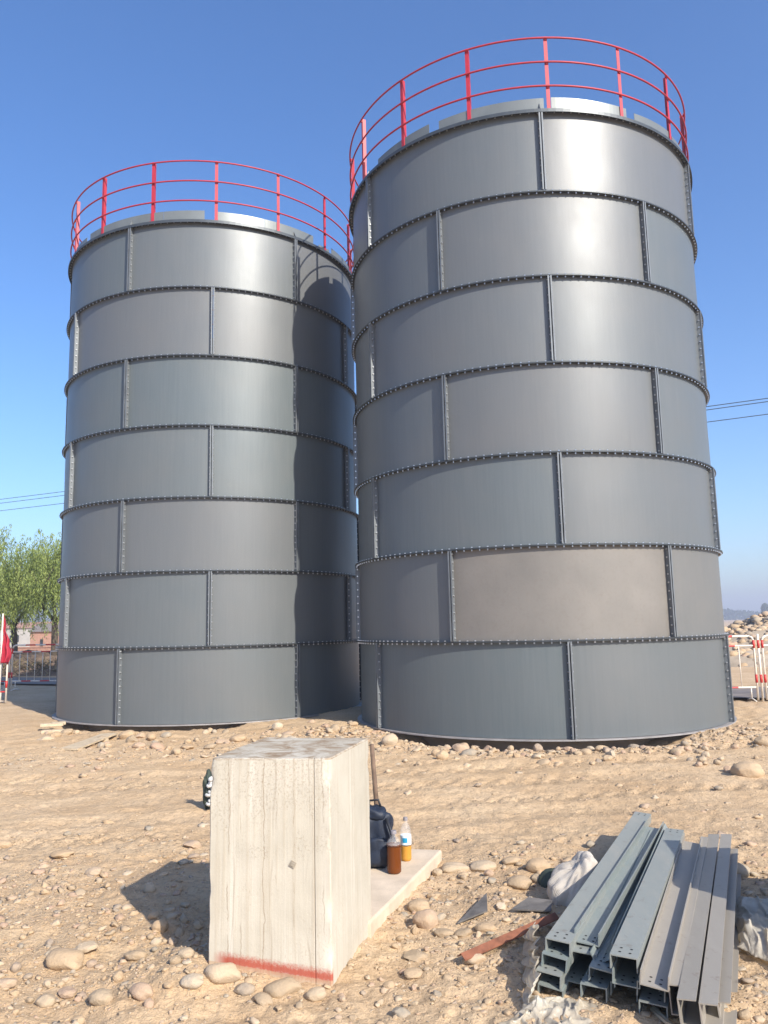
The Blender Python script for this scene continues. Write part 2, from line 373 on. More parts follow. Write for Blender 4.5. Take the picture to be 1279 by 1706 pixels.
M['farleaf'] = leaf_mat('far_leaf', (.03, .06, .025), (.05, .09, .035), (.08, .12, .05))

# ------------------------------------------------------------------ terrain
S = 1.35; TR = 3.14182
T1 = (-3.754, 17.324, .0462); T2 = (2.671, 14.322, .0810)
def gz(x, y, fine=False):
    x = np.asarray(x, float); y = np.asarray(y, float)
    z = .012 * sst(6, 10, y)
    def bump(cx, cy, sx, sy, h): return h * np.exp(-((x - cx) / sx) ** 2 - ((y - cy) / sy) ** 2)
    z = z + bump(-1.05, 4.15, .32, .30, .085) + bump(-.2, 4.1, .25, .2, -.02) + bump(-.02, 4.75, .3, .4, -.05) + bump(.25, 5.4, .3, .8, -.035)
    z = z + bump(-1.2, 13.3, 1.1, .9, .10) + bump(4.9, 11.7, 1.6, 1.2, .055) + bump(7.5, 13.0, 3., 3., .04) + bump(-6.5, 14.0, 1.2, .8, -.02)
    z = z + bump(-2.2, 5.2, .6, .5, .03) + bump(-1.6, 4.0, .5, .3, -.02)
    d1 = np.hypot(x - T1[0], y - T1[1]); d2 = np.hypot(x - T2[0], y - T2[1])
    # soil ridge kicked up around the tanks, hollow beneath their rims
    a2 = np.arctan2(y - T2[1], x - T2[0]); a1 = np.arctan2(y - T1[1], x - T1[0])
    z = z + .02 * np.exp(-((d2 - 3.75) / .25) ** 2) + .02 * np.exp(-((d1 - 3.75) / .25) ** 2)
    op2 = sst(-2.55, -2.35, a2) * (1 - sst(-1.25, -.95, a2)); op1 = sst(-2.5, -2.3, a1) * (1 - sst(-1.35, -1.15, a1))
    z = z - (.16 * op2 + .01) * (1 - sst(2.95, 3.45, d2)) - (.16 * op1 + .01) * (1 - sst(2.95, 3.45, d1))
    z = z - (.13 * op2) * np.exp(-((d2 - 3.25) / .30) ** 2) - .15 * op1 * np.exp(-((d1 - 3.25) / .32) ** 2)
    z = z + .07 * sst(13, 22, y) 
    if fine:
        near = 1 - sst(14, 30, np.hypot(x, y))
        rough = .35 + .65 * (1 - sst(6.4, 7.2, y) * (1 - sst(10.2, 11., y)))
        z = z + near * (.045 * fbm(x * .9, y * 1.1, 3) + .024 * fbm(x * 4, y * 5, 3) * (rough * .9 + .05))
        z = z + near * rough * (.022 * fbm(x * 11, y * 11, 4) + .010 * np.maximum(0, fbm(x * 30 + 5, y * 30, 3)))
        # vehicle ruts running across the picture, with tyre tread blocks
        yc = y - .10 * x - .15 * np.sin(x * .5)
        for c, w, dpt in ((7.15, .20, .022), (7.75, .16, .018), (8.55, .22, .026), (9.35, .2, .02), (10.0, .18, .018)):
            q = (yc - c) / w
            dm = dpt * (.35 + 1.1 * np.clip(fbm(x * .5 + c * 3, y * .3, 2) + .5, 0, 1))
            z = z - near * dm * .7 * np.exp(-q ** 2) + near * dm * .45 * np.exp(-((np.abs(q) - 1.5) / .45) ** 2)
            msk = np.exp(-q ** 4) * sst(-.15, .15, fbm(x * .35 + c * 7, y * .2, 2) + .06)
            tr = np.sin(x * 26 + np.abs(yc - c) * 55) * np.sin((yc - c) * 62)
            z = z + near * .016 * msk * np.clip(tr * 2, -1, 1)
        z = z + near * .006 * fbm(x * 5, y * 8, 4) * sst(6.2, 7, y)
        z = z + near * (.012 * fbm(x * 22 + 9, y * 22, 3) + .034 * np.maximum(0, fbm(x * 15 + 40, y * 15, 3) - .16) * sst(-.12, .2, fbm(x * .8, y * 1.6 + 8, 2))) * sst(6.0, 7, y)
    return z
def gzs(x, y): return float(gz(np.array([x]), np.array([y]), True)[0])

def build_ground():
    rad = [0.0, .6, 1.1, 1.6]; r = 2.0
    while r < 16: rad.append(r); r *= 1.0034
    while r < 60: rad.append(r); r *= 1.02
    while r < 1290: rad.append(r); r *= 1.2
    rad = np.array(rad)
    an = np.concatenate([np.linspace(-180, -48, 40)[:-1], np.linspace(-48, -34, 30)[:-1], np.linspace(-34, 34, 400)[:-1], np.linspace(34, 48, 30)[:-1], np.linspace(48, 180, 40)[:-1]])
    A, Rr = np.meshgrid(np.radians(an), rad[1:]); x = Rr * np.sin(A); y = Rr * np.cos(A); z = gz(x, y, True)
    V = np.stack([x.ravel(), y.ravel(), z.ravel()], 1); V = np.vstack([V, [[0, 0, gzs(0, 0)]]])
    n = len(an); m = len(rad) - 1
    i = np.arange(m - 1)[:, None] * n; j = np.arange(n)[None, :]; j2 = (j + 1) % n
    F = np.stack([(i + j), (i + n + j), (i + n + j2), (i + j2)], -1).reshape(-1, 4)
    # inner fan as degenerate-free quads
    c = len(V) - 1
    o = np_mesh('ground', V, F[:, ::-1], M['ground'])
    bm = bmesh.new(); bm.from_mesh(o.data); bm.verts.ensure_lookup_table()
    bm.faces.new([bm.verts[k] for k in range(n)]); bm.normal_update(); bm.faces.ensure_lookup_table()
    if bm.faces[0].normal.z < 0: bmesh.ops.reverse_faces(bm, faces=bm.faces)
    bm.to_mesh(o.data); bm.free()
    tag(o, kind='structure')
build_ground()

def strip(name, p0, p1, w, mat, dz=.012, seg=40):
    V = []; F = []
    P = [Vector((*p0, 0)).lerp(Vector((*p1, 0)), k / seg) for k in range(seg + 1)]
    d = (P[-1] - P[0]).normalized(); nrm = Vector((-d.y, d.x, 0))
    for p in P:
        for k in range(5):
            q = p + nrm * (w * (k / 4 - .5)); V.append((q.x, q.y, float(gz(q.x, q.y)) + dz))
    for i in range(seg):
        for k in range(4): a = i * 5 + k; F.append((a, a + 5, a + 6, a + 1))
    return tag(np_mesh(name, V, F, mat), kind='structure')
_ra, _rb = spot(1262, 1156, .06), spot(40, 1136, .08)
_rd = (_rb - _ra).normalized()
strip('road', (_ra - _rd * 60)[:2], (_rb + _rd * 80)[:2], 2.6, M['asphalt'], .05, 160)

# ------------------------------------------------------------------ bolted steel tanks
def bolt_ring(mb, r, z, a0, a1, step, mi, up=True):
    n = int((a1 - a0) * r / step)
    for i in range(n):
        a = a0 + (i + .5) * (a1 - a0) / n; c, s = math.cos(a), math.sin(a)
        mb.prism((r * c, r * s, z + .012), (0, 0, 1), .013, .014, 6, mi)
        mb.prism((r * c, r * s, z - .012), (0, 0, -1), .012, .024, 6, mi)
def tank(T, phiA, first, labels, warm, plates, post0, postn=16):
    root = empty('steel_tank', (T[0], T[1], T[2]), labels, 'storage tank', 'bolted grey steel storage tanks')
    top = 7 * S; r2 = random.Random(int(abs(T[0] * 100)))
    FL = .075
    for i in range(7):      # ring 0 is the top one
        z1 = top - i * S; z0 = z1 - S; base = phiA + (0 if (i % 2 == 0) == first else 30.0)
        for k in range(6):
            a0 = R_(base + 60 * k); a1 = a0 + R_(60)
            mid = math.degrees((a0 + a1) / 2); mid = (mid + 180) % 360 - 180
            # shell sheet with slight unevenness
            nx, nz = 40, 8; V = []; seed = r2.random() * 50
            U, Wg = np.meshgrid(np.arange(nx + 1) / nx, np.arange(nz + 1) / nz)
            ag = a0 + (a1 - a0) * (.0006 + .9988 * U); e = np.minimum(1, 6 * np.minimum(U, 1 - U)) * np.minimum(1, 5 * np.minimum(Wg, 1 - Wg))
            dr = fbm(U * 3.1 + seed, Wg * 1.7 + seed * .7, 2) * .007 * e
            for rr in (TR, TR - .006): V += list(zip(((rr + dr) * np.cos(ag)).ravel(), ((rr + dr) * np.sin(ag)).ravel(), (z0 + .012 + (S - .024) * Wg).ravel()))
            F = []; q = (nx + 1) * (nz + 1)
            for jz in range(nz):
                for jx in range(nx):
                    b = jz * (nx + 1) + jx
                    F.append((b, b + 1, b + nx + 2, b + nx + 1)); F.append((q + b + nx + 1, q + b + nx + 2, q + b + 1, q + b))
            mt = M['panel']; lab = None
            for (wi, wa, wm, wl) in warm:
                if wi == i and abs((mid - wa + 180) % 360 - 180) < 5: mt = M[wm]; lab = wl
            o = np_mesh('wall_panel', V, F, mt, True, parent=root)
            if lab: o['label'] = lab
            # vertical seam: two radial flanges of neighbouring panels and their bolts
            mb = MB(); ca, sa = math.cos(a0), math.sin(a0); tx, ty = -sa, ca
            Mx = Matrix(((ca, tx, 0), (sa, ty, 0), (0, 0, 1)))
            for sgn in (-1, 1):
                rc = TR + FL / 2
                mb.box((rc * ca + sgn * .016 * tx, rc * sa + sgn * .016 * ty, (z0 + z1) / 2), (FL, .012, S - .028), Mx, 1)
                rl = TR + FL + .0035   # folded lip
                mb.box((rl * ca + sgn * .020 * tx, rl * sa + sgn * .020 * ty, (z0 + z1) / 2), (.007, .022, S - .03), Mx, 1)
            nb = 11
            for b in range(nb):
                zb = z0 + .06 + (S - .12) * b / (nb - 1); rc = TR + FL * .55
                for sgn in (-1, 1):
                    mb.prism((rc * ca + sgn * .022 * tx, rc * sa + sgn * .022 * ty, zb), (tx * sgn, ty * sgn, 0), .013, .017, 6, 2)
            mb.build('seam_flange', [M['flange'], M['edge'], M['zinc']], root)
    for i in range(8):
        z = top - i * S; mb = MB()
        if i == 0:
            mb.arc(TR, TR + FL + .012, z - .022, z - .010, 0, 2 * math.pi, 180, 0); mb.arc(TR + FL + .004, TR + FL + .012, z - .055, z - .0225, 0, 2 * math.pi, 180, 0)
            mb.arc(TR, TR + FL + .004, z - .006, z + .006, 0, 2 * math.pi, 180, 0); n_ = 'top_flange'
            bolt_ring(mb, TR + FL * .55, z - .010, 0, 2 * math.pi, .13, 1)
        elif i == 7:
            mb.arc(TR - .02, TR + FL, z - .012, z + .006, 0, 2 * math.pi, 180, 2); n_ = 'base_flange'
        else:
            mb.arc(TR - .004, TR + FL, z - .011, z - .002, 0, 2 * math.pi, 180, 0); mb.arc(TR - .004, TR + FL - .003, z + .002, z + .011, 0, 2 * math.pi, 180, 0); n_ = 'ring_flange'
            bolt_ring(mb, TR + FL * .6, z, 0, 2 * math.pi, .12, 1)
        mb.build(n_, [M['flange'], M['zinc'], M['base_edge']], root)
    for (b0, b1, h0, h1) in plates:
        mb = MB(); n = 20; vs = []
        for i in range(n + 1):
            a = R_(b0 + (b1 - b0) * i / n); h = h0 + (h1 - h0) * i / n; ca, sa = math.cos(a), math.sin(a)
            for r, z in ((TR, top + .007), (TR + .006, top + .007), (TR + .006, top + h), (TR, top + h)): vs.append((r * ca, r * sa, z))
        fs = [(i * 4 + k, i * 4 + 4 + k, i * 4 + 4 + (k + 1) % 4, i * 4 + (k + 1) % 4) for i in range(n) for k in range(4)] + [(0, 1, 2, 3), (n * 4 + 3, n * 4 + 2, n * 4 + 1, n * 4)]
        mb.add(vs, fs); mb.build('rim_plate', M['rimplate'], root)
    # little pointed stiffeners on the top flange at the top ring's seams
    for k in range(6):
        a = R_(phiA + (0 if first else 30) + 60 * k); ca, sa = math.cos(a), math.sin(a); mb = MB(); tx, ty = -sa, ca
        for o_ in (-.004, .004): pass
        pts = [((TR + .01), 0), ((TR + .08), 0), ((TR + .012), .13)]
        vs = [(r * ca + o_ * tx, r * sa + o_ * ty, top + .008 + z) for o_ in (-.005, .005) for r, z in pts]
        mb.add(vs, [(0, 1, 2), (5, 4, 3), (0, 3, 4, 1), (1, 4, 5, 2), (2, 5, 3, 0)]); mb.build('stiffener', M['edge'], root)
    # guardrail
    rr = TR + .045; mb = MB()
    for h in (.41, .82, 1.235):
        pts = [(rr * math.cos(2 * math.pi * k / 160), rr * math.sin(2 * math.pi * k / 160), top + h) for k in range(160)]
        mb.tube(pts, .015, 8, 0, closed=True)
    g = mb.build('guardrail', M['red'], root, True)
    for k in range(postn):
        a = R_(post0 + 360 / postn * k); ca, sa = math.cos(a), math.sin(a); tx, ty = -sa, ca
        Mx = Matrix(((ca, tx, 0), (sa, ty, 0), (0, 0, 1))); mb = MB(); rp = rr - .026
        mb.box((rp * ca, rp * sa, top + .63), (.006, .058, 1.25), Mx)
        mb.box(((rp - .031) * ca + .026 * tx, (rp - .031) * sa + .026 * ty, top + .63), (.055, .006, 1.25), Mx)
        mb.box((rp * ca, rp * sa, top + .013), (.09, .09, .010), Mx)
        for h in (.41, .82, 1.235): mb.box(((rp + .012) * ca, (rp + .012) * sa, top + h), (.02, .03, .05), Mx)
        mb.build('post', M['red'], g)
    return root
tk2 = tank(T2, -92.2, True, 'tall grey bolted steel tank on the right, nearer the camera, with one brown dusty panel', 
     [(5, -91.5 , 'panel_warm', 'dusty brown panel in the second ring from the ground'), (5, -31.5, 'panel_half', None), (6, -62, 'panel', None)],
     [(-147, -124.9, .17, .22), (-121.6, -111.9, .20, .215), (-111.85, -90.9, .215, .23), (-88.8, -65.2, .24, .22), (-62.2, -45.2, .19, .23), (-43, -20, .2, .2), (-18, 6, .21, .21), (8, 33, .2, .2), (36, 60, .21, .2), (63, 88, .2, .2), (91, 116, .2, .21), (118, 140, .2, .2), (143, 167, .2, .2), (170, 194, .21, .19)], -89.6)
tk1 = tank(T1, -79.3 , False, 'tall grey bolted steel tank on the left, the other tank\'s shadow down its side', [(3, -80, 'panel', None)],
     [(-131.5, -97, .20, .22), (-96.9, -82.5, .22, .225), (-78.4, -61.2, .22, .22), (-61.1, -40, .22, .225), (-37, -30.5, .1, .12), (-29, -8, .2, .2), (-5, 20, .21, .2), (23, 47, .2, .2), (50, 76, .21, .2), (79, 104, .2, .2), (107, 130, .2, .2), (133, 158, .2, .2), (161, 186, .2, .19), (189, 226, .2, .18)], -78.5)
for T, lb in ((T1, 'round concrete footing in the dark gap beneath the left tank'), (T2, 'round concrete footing in the dark gap beneath the right tank')):
    mb = MB(); mb.lathe((T[0], T[1], 0), [(2.75, -.35), (2.75, T[2] - .0135)], 64); tag(mb.build('foundation', M['foundation'], None, angle=30), lb, 'foundation', 'tank foundations')

# ------------------------------------------------------------------ concrete block and slab
def concrete_block(loc, rz, label, quad, ztop, zbot=-.3, name='concrete_block'):
    bm = bmesh.new(); nz, n = 24, 14
    me = bpy.data.meshes.new(name)
    P = [Vector((*p, 0)) for p in quad]
    vs = [bm.verts.new((*P[i][:2], z)) for z in (zbot, ztop) for i in range(4)]
    for f in ((3, 2, 1, 0), (4, 5, 6, 7), (0, 1, 5, 4), (1, 2, 6, 5), (2, 3, 7, 6), (3, 0, 4, 7)): bm.faces.new([vs[i] for i in f])
    bmesh.ops.bevel(bm, geom=[e for e in bm.edges], offset=.006, segments=1, affect='EDGES', profile=.5)
    bmesh.ops.subdivide_edges(bm, edges=[e for e in bm.edges if e.calc_length() > .1], cuts=40, use_grid_fill=True)
    chips = [(quad[1], .97, .035), (quad[1], .62, .02), (quad[1], .33, .028), (quad[0], .93, .03), (quad[0], .40, .02), (quad[2], .9, .03), (quad[1], .12, .03), (quad[0], 1.03, .03), (quad[1], 1.035, .028)]
    for v in bm.verts:
        k = fbm(np.array([v.co.x * 9 + v.co.z * 3]), np.array([v.co.y * 9 + v.co.z * 7]), 3)[0]
        k2 = fbm(np.array([v.co.x * 40 + v.co.z * 31]), np.array([v.co.y * 40 + v.co.z * 27]), 2)[0]
        c = Vector((sum(p.x for p in P) / 4, sum(p.y for p in P) / 4, v.co.z)); d = (v.co - c).normalized()
        for (cxy, cz, cr) in chips:
            dd_ = math.sqrt((v.co.x - cxy[0]) ** 2 + (v.co.y - cxy[1]) ** 2 + ((v.co.z - cz) * .6) ** 2)
            if dd_ < cr: v.co -= d * (cr - dd_) * .55
        v.co += d * float(k * .003 + k2 * .002); v.co.z += float(k * .003)
    bmesh.ops.recalc_face_normals(bm, faces=bm.faces)
    for f in bm.faces: f.smooth = True
    bm.to_mesh(me); bm.free(); me.set_sharp_from_angle(angle=R_(28)); me.materials.append(M['block'])
    o = link(name, me); o.location = loc; o.rotation_euler = (0, 0, rz)
    return tag(o, label, 'concrete block')
ang = math.atan2(4.105 - 4.19, .623)
def loc2(p, o=(-.925, 4.19), a=ang):
    dx, dy = p[0] - o[0], p[1] - o[1]; return (dx * math.cos(-a) - dy * math.sin(-a), dx * math.sin(-a) + dy * math.cos(-a))
quad = [loc2(p) for p in ((-.925, 4.19), (-.302, 4.105), (-.122, 4.81), (-.755, 4.93))]
blk = concrete_block((-.925, 4.19, 0), ang, 'upright pale concrete block with a sprayed red line along its foot', quad, 1.04)
mb = MB(); mb.box((.435, -.003, .53), (.03, .006, .03), Matrix.Rotation(R_(28), 3, 'Y')); mb.box((.435, -.0075, .53), (.016, .004, .016), Matrix.Rotation(R_(28), 3, 'Y'))
mb.build('tie_plug', M['slabdark'], blk)
# a second block of the same kind, just outside the frame: its shadow falls over the channels
_tip = spot(1149, 1461, .25); _k = (1.04 - .25) / math.tan(R_(SUN_EL))
_b = Vector((_tip.x + math.sin(R_(SUN_AZ)) * _k, _tip.y - math.cos(R_(SUN_AZ)) * _k, 0))
b2 = concrete_block((_b.x, _b.y, 0), ang * .3, 'second upright concrete block beyond the right edge, shading the channels', quad, 1.04)
# slab
mb = MB(); sl_ = [(-1.0, 5.0), (-.13, 4.72), (.375, 6.12), (-.55, 6.3)]
vs = [(x, y, z) for z in (-.2, .045) for x, y in sl_]; mb.hexa(vs)
o = mb.build('concrete_slab', M['slab']); bv = o.modifiers.new('b', 'BEVEL'); bv.width = .012; bv.segments = 2
tag(o, 'low flat concrete footing slab behind the upright block, bottles standing on it', 'slab')

# ------------------------------------------------------------------ stones
def stone_mesh(i, flat, ang_=False):
    rr = random.Random(100 + i); bm = bmesh.new(); bmesh.ops.create_icosphere(bm, subdivisions=4 if not ang_ else 3, radius=.5)
    ox, oy = rr.random() * 60, rr.random() * 60; pl = []
    for _ in range(7 if not ang_ else 13):
        d = Vector((rr.gauss(0, 1), rr.gauss(0, 1), rr.gauss(0, .8))).normalized(); pl.append((d, rr.uniform(.40, .47) if not ang_ else rr.uniform(.30, .42)))
    ax = (rr.uniform(.66, .88))
    for v in bm.verts:
        p = v.co.copy()
        for d, h in pl:
            e = p.dot(d) - h
            if e > 0: p -= d * e * (.72 if not ang_ else .95)
        n = fbm(np.array([p.x * 2.2 + ox]), np.array([p.y * 2.2 + p.z * 1.7 + oy]), 3)[0]
        p *= 1 + float(n) * .22; v.co = Vector((p.x, p.y * ax, p.z * flat * (1 + .15 * p.x)))
    for f in bm.faces: f.smooth = True
    me = bpy.data.meshes.new('stone'); bm.to_mesh(me); bm.free(); me.materials.append(M['stone'])
    if ang_: me.set_sharp_from_angle(angle=R_(32))
    return me
SM = [stone_mesh(i, f) for i, f in enumerate((.55, .62, .5, .7, .58, .66, .78, .48, .6, .85))] + [stone_mesh(20 + i, .7, True) for i in range(4)]
QB = [Vector(p) for p in ((-.925, 4.19), (-.302, 4.105), (-.122, 4.81), (-.755, 4.93))]
def inside(x, y, poly, mg=0.0):
    s = None
    cx = sum(p[0] for p in poly) / len(poly); cy = sum(p[1] for p in poly) / len(poly)
    for i in range(len(poly)):
        a = poly[i]; b = poly[(i + 1) % len(poly)]
        nx, ny = b[1] - a[1], -(b[0] - a[0]); L = math.hypot(nx, ny); nx /= L; ny /= L
        if (cx - a[0]) * nx + (cy - a[1]) * ny > 0: nx, ny = -nx, -ny
        if (x - a[0]) * nx + (y - a[1]) * ny > mg: return False
    return True
PILE = [(.60, 4.0), (1.30, 3.3), (2.42, 5.65), (1.95, 6.6)]
stones = []
def put_stone(x, y, w, label, group=None, mi=None, sink=.28, rot=None, tilt=.15, hs=1.0, name='stone'):
    me = SM[mi if mi is not None else random.randrange(len(SM))]
    o = bpy.data.objects.new(name, me); C.objects.link(o)
    o.scale = (w, w * random.uniform(.9, 1.1), w * hs)
    o.rotation_euler = (random.gauss(0, tilt), random.gauss(0, tilt), random.uniform(-.5, .5) if rot is None else rot)
    zs = abs(min(v.co.z for v in me.vertices)) * w * hs
    o.location = (x, y, gzs(x, y) + zs * (1 - 2 * sink)); tag(o, label, 'stone', group); stones.append((x, y, w)); return o
# (px, py of the base, width px, mesh, height scale, label)
SPEC = [
 (109, 1616, 56, 0, .9, 'long flat tan oval cobble near the lower left corner'),
 (142, 1601, 34, 10, .8, 'greenish brown cobble leaning on the long flat oval one, lower left'),
 (235, 1670, 38, 4, 1.1, 'smooth light egg-shaped cobble in the lower left foreground'),
 (169, 1675, 34, 5, 1.0, 'brown rounded cobble just left of the light egg-shaped cobble'),
 (75, 1680, 27, 6, .9, 'round brown cobble lowest at the left of the frame'),
 (111, 1663, 24, 8, .9, 'greenish cobble between the flat oval one and the round brown one'),
 (267, 1555, 24, 9, 1.1, 'upright pale cobble on the lower edge of the block\'s shadow'),
 (225, 1603, 32, 8, .8, 'pinkish grey cobble left of the block at the foot of the small bank'),
 (310, 1596, 24, 3, .9, 'small brown cobble close to the block\'s lower left corner'),
 (320, 1639, 34, 1, .95, 'blunt brown cobble below the block\'s left corner'),
 (372, 1648, 50, 0, 1.05, 'broad tan cobble in front of the block under the start of the red line'),
 (472, 1660, 52, 0, .95, 'largest tan boulder in front of the block below the red line'),
 (439, 1675, 30, 4, 1.0, 'oval cobble touching the largest boulder on its left'),
 (407, 1659, 30, 6, .85, 'grey green cobble between the broad tan one and the largest boulder'),
 (527, 1669, 30, 3, .9, 'brown cobble below the block\'s front right corner'),
 (321, 1414, 30, 12, .7, 'blocky tan stone by the left side of the block'),
 (322, 1432, 19, 2, .9, 'small bright white cobble just above the block\'s shadow'),
 (103, 1432, 34, 7, .7, 'flat pale cobble in the dirt in the left middle ground'),
 (155, 1459, 24, 1, .9, 'single light cobble in the left middle ground, right of the flat pale one'),
 (6, 1412, 24, 5, .9, 'pale cobble cut by the left edge of the frame'),
 (10, 1650, 26, 8, .9, 'tan cobble cut by the left edge in the lower corner'),
 (898, 1455, 38, 3, .9, 'round grey cobble left of the white sack'),
 (852, 1445, 32, 2, .8, 'flat grey cobble behind the round grey one, left of the sack'),
 (866, 1484, 38, 4, .95, 'pointed pinkish cobble in front of the grey ones by the sack'),
 (894, 1475, 20, 6, 1.1, 'small upright brown cobble beside the white sack'),
 (759, 1455, 42, 7, .9, 'long pinkish cobble to the right of the slab'),
 (804, 1453, 44, 2, .8, 'long low tan cobble midway between slab and sack'),
 (792, 1608, 30, 0, .95, 'pale oval cobble below the end of the rusty bar'),
 (810, 1552, 32, 5, .8, 'tan cobble above the middle of the rusty bar'),
 (772, 1560, 26, 8, .7, 'low tan cobble under the dark triangular scrap'),
 (1229, 1462, 34, 6, .9, 'tan boulder right beside the far ends of the channels'),
 (710, 1549, 38, 9, 1.0, 'big round tan cobble beside the slab\'s right edge'),
 (698, 1519, 34, 3, .9, 'dusty round cobble touching the slab edge above the big round one'),
 (752, 1456, 30, 5, .8, 'cobble at the right of the slab\'s far corner'),
 (694, 1602, 40, 12, .55, 'flat square tan stone right of the block'),
 (689, 1634, 32, 2, .8, 'flat whitish cobble in the dirt below the flat square stone'),
 (648, 1647, 18, 9, 1.0, 'small dark egg-shaped cobble right of the block foot'),
 (669, 1695, 28, 6, .8, 'round cobble at the bottom edge of the frame, right of the block'),
 (740, 1562, 30, 8, .8, 'brown cobble half way between slab and rusty bar'),
 (650, 1239, 27, 9, 1.05, 'upright light cobble under the left side of the right tank\'s rim'),
 (767, 1254, 32, 11, 1.0, 'angular greenish rock wedged under the right tank\'s rim'),
 (782, 1260, 28, 4, .95, 'egg-shaped tan cobble right of the angular greenish rock'),
 (737, 1268, 21, 6, 1.2, 'pink round cobble in front of the right tank, left of the angular rock'),
 (905, 1274, 24, 2, 1.0, 'lone oval cobble below the middle of the right tank'),
 (947, 1252, 17, 8, 1.0, 'small cobble under the right tank\'s central seam'),
 (1003, 1252, 22, 5, .9, 'tan cobble right of the right tank\'s central seam'),
 (1129, 1258, 24, 0, 1.0, 'tan cobble in the spoil under the right part of the right tank'),
 (1247, 1294, 44, 3, .95, 'largest pale boulder near the right edge of the frame'),
 (1270, 1240, 24, 6, 1.0, 'dark round boulder at the right edge below the barrier'),
 (213, 1231, 26, 9, .8, 'triangular pale rock under the front of the left tank'),
 (233, 1232, 18, 12, .9, 'blocky pink stone beside the triangular pale rock'),
 (231, 1248, 20, 6, .8, 'tan cobble in front of the triangular pale rock'),
 (110, 1223, 21, 1, .9, 'pale cobble right of the stacked wood offcuts'),
 (76, 1233, 28, 12, .6, 'pale stone in front of the stacked wood offcuts'),
 (369, 1239, 26, 10, .7, 'grey angular stone in the row between left tank and block'),
 (350, 1249, 20, 4, .8, 'egg-shaped stone left of the grey angular one'),
 (311, 1246, 24, 7, .7, 'flat pink stone at the left end of the row before the left tank'),
 (397, 1230, 26, 3, .8, 'tan cobble behind the block\'s left top corner'),
 (478, 1223, 24, 2, .7, 'tan cobble on the mound behind the block'),
]
for (px, py, w, mi, hs, lb) in SPEC:
    p = spot(px, py, 0)
    for _ in range(3): p = spot(px, py, gzs(p.x, p.y))
    D = (p - Vector((0, 0, EYE))).length; w_ = w * D / FPX * 1.02
    p = p + Vector((p.x, p.y, 0)).normalized() * w_ * .35
    put_stone(p.x, p.y, w_, lb, None, mi, .26, None, .08, hs * .86)
ZONES = [
 ('left foreground', (0, 1560, 335, 1702), 62, (.028, .075), 'rounded river cobble half buried in the lower left foreground'),
 ('left middle', (0, 1385, 330, 1545), 26, (.03, .065), 'cobble pressed into the dry dirt left of the block'),
 ('block shadow', (225, 1470, 342, 1570), 12, (.045, .09), 'cobble lying in the block\'s shadow'),
 ('right of block', (560, 1560, 860, 1702), 38, (.025, .06), 'cobble in the dirt between block and channel pile'),
 ('between', (650, 1440, 920, 1560), 32, (.03, .085), 'cobble in the stony ground between slab and sack'),
 ('left tank foot', (70, 1216, 600, 1250), 40, (.09, .23), 'cobble in the spoil along the left tank\'s foot'),
 ('right tank foot', (650, 1238, 1225, 1272), 46, (.07, .20), 'cobble in the spoil along the right tank\'s foot'),
 ('right edge', (1140, 1195, 1279, 1290), 14, (.06, .14), 'cobble right of the right tank'),
 ('right of pile', (1215, 1430, 1279, 1700), 8, (.03, .07), 'cobble right of the channel pile'),
]
nz_ = sum(z[2] for z in ZONES)
for (zn, bx, cnt, (s0, s1), lb) in ZONES:
    k = 0; tries = 0
    while k < cnt and tries < 3000:
        tries += 1
        px, py = random.uniform(bx[0], bx[2]), random.uniform(bx[1], bx[3]); p = spot(px, py, .0)
        w = s0 + (s1 - s0) * random.random() ** 1.8
        if inside(p.x, p.y, QB, w * .7) or inside(p.x, p.y, sl_, w * .5) or inside(p.x, p.y, PILE, 0): continue
        if zn == 'left tank foot' and px < 300 and py < 1222 : continue
        if math.hypot(p.x - T1[0], p.y - T1[1]) < TR + .05 or math.hypot(p.x - T2[0], p.y - T2[1]) < TR + .05: continue
        if any(math.hypot(p.x - a, p.y - b) < (w + c) * .45 for a, b, c in stones): continue
        put_stone(p.x, p.y, w, lb, 'cobbles, ' + zn, None, random.uniform(.2, .42), random.uniform(0, 6.28), .25); k += 1

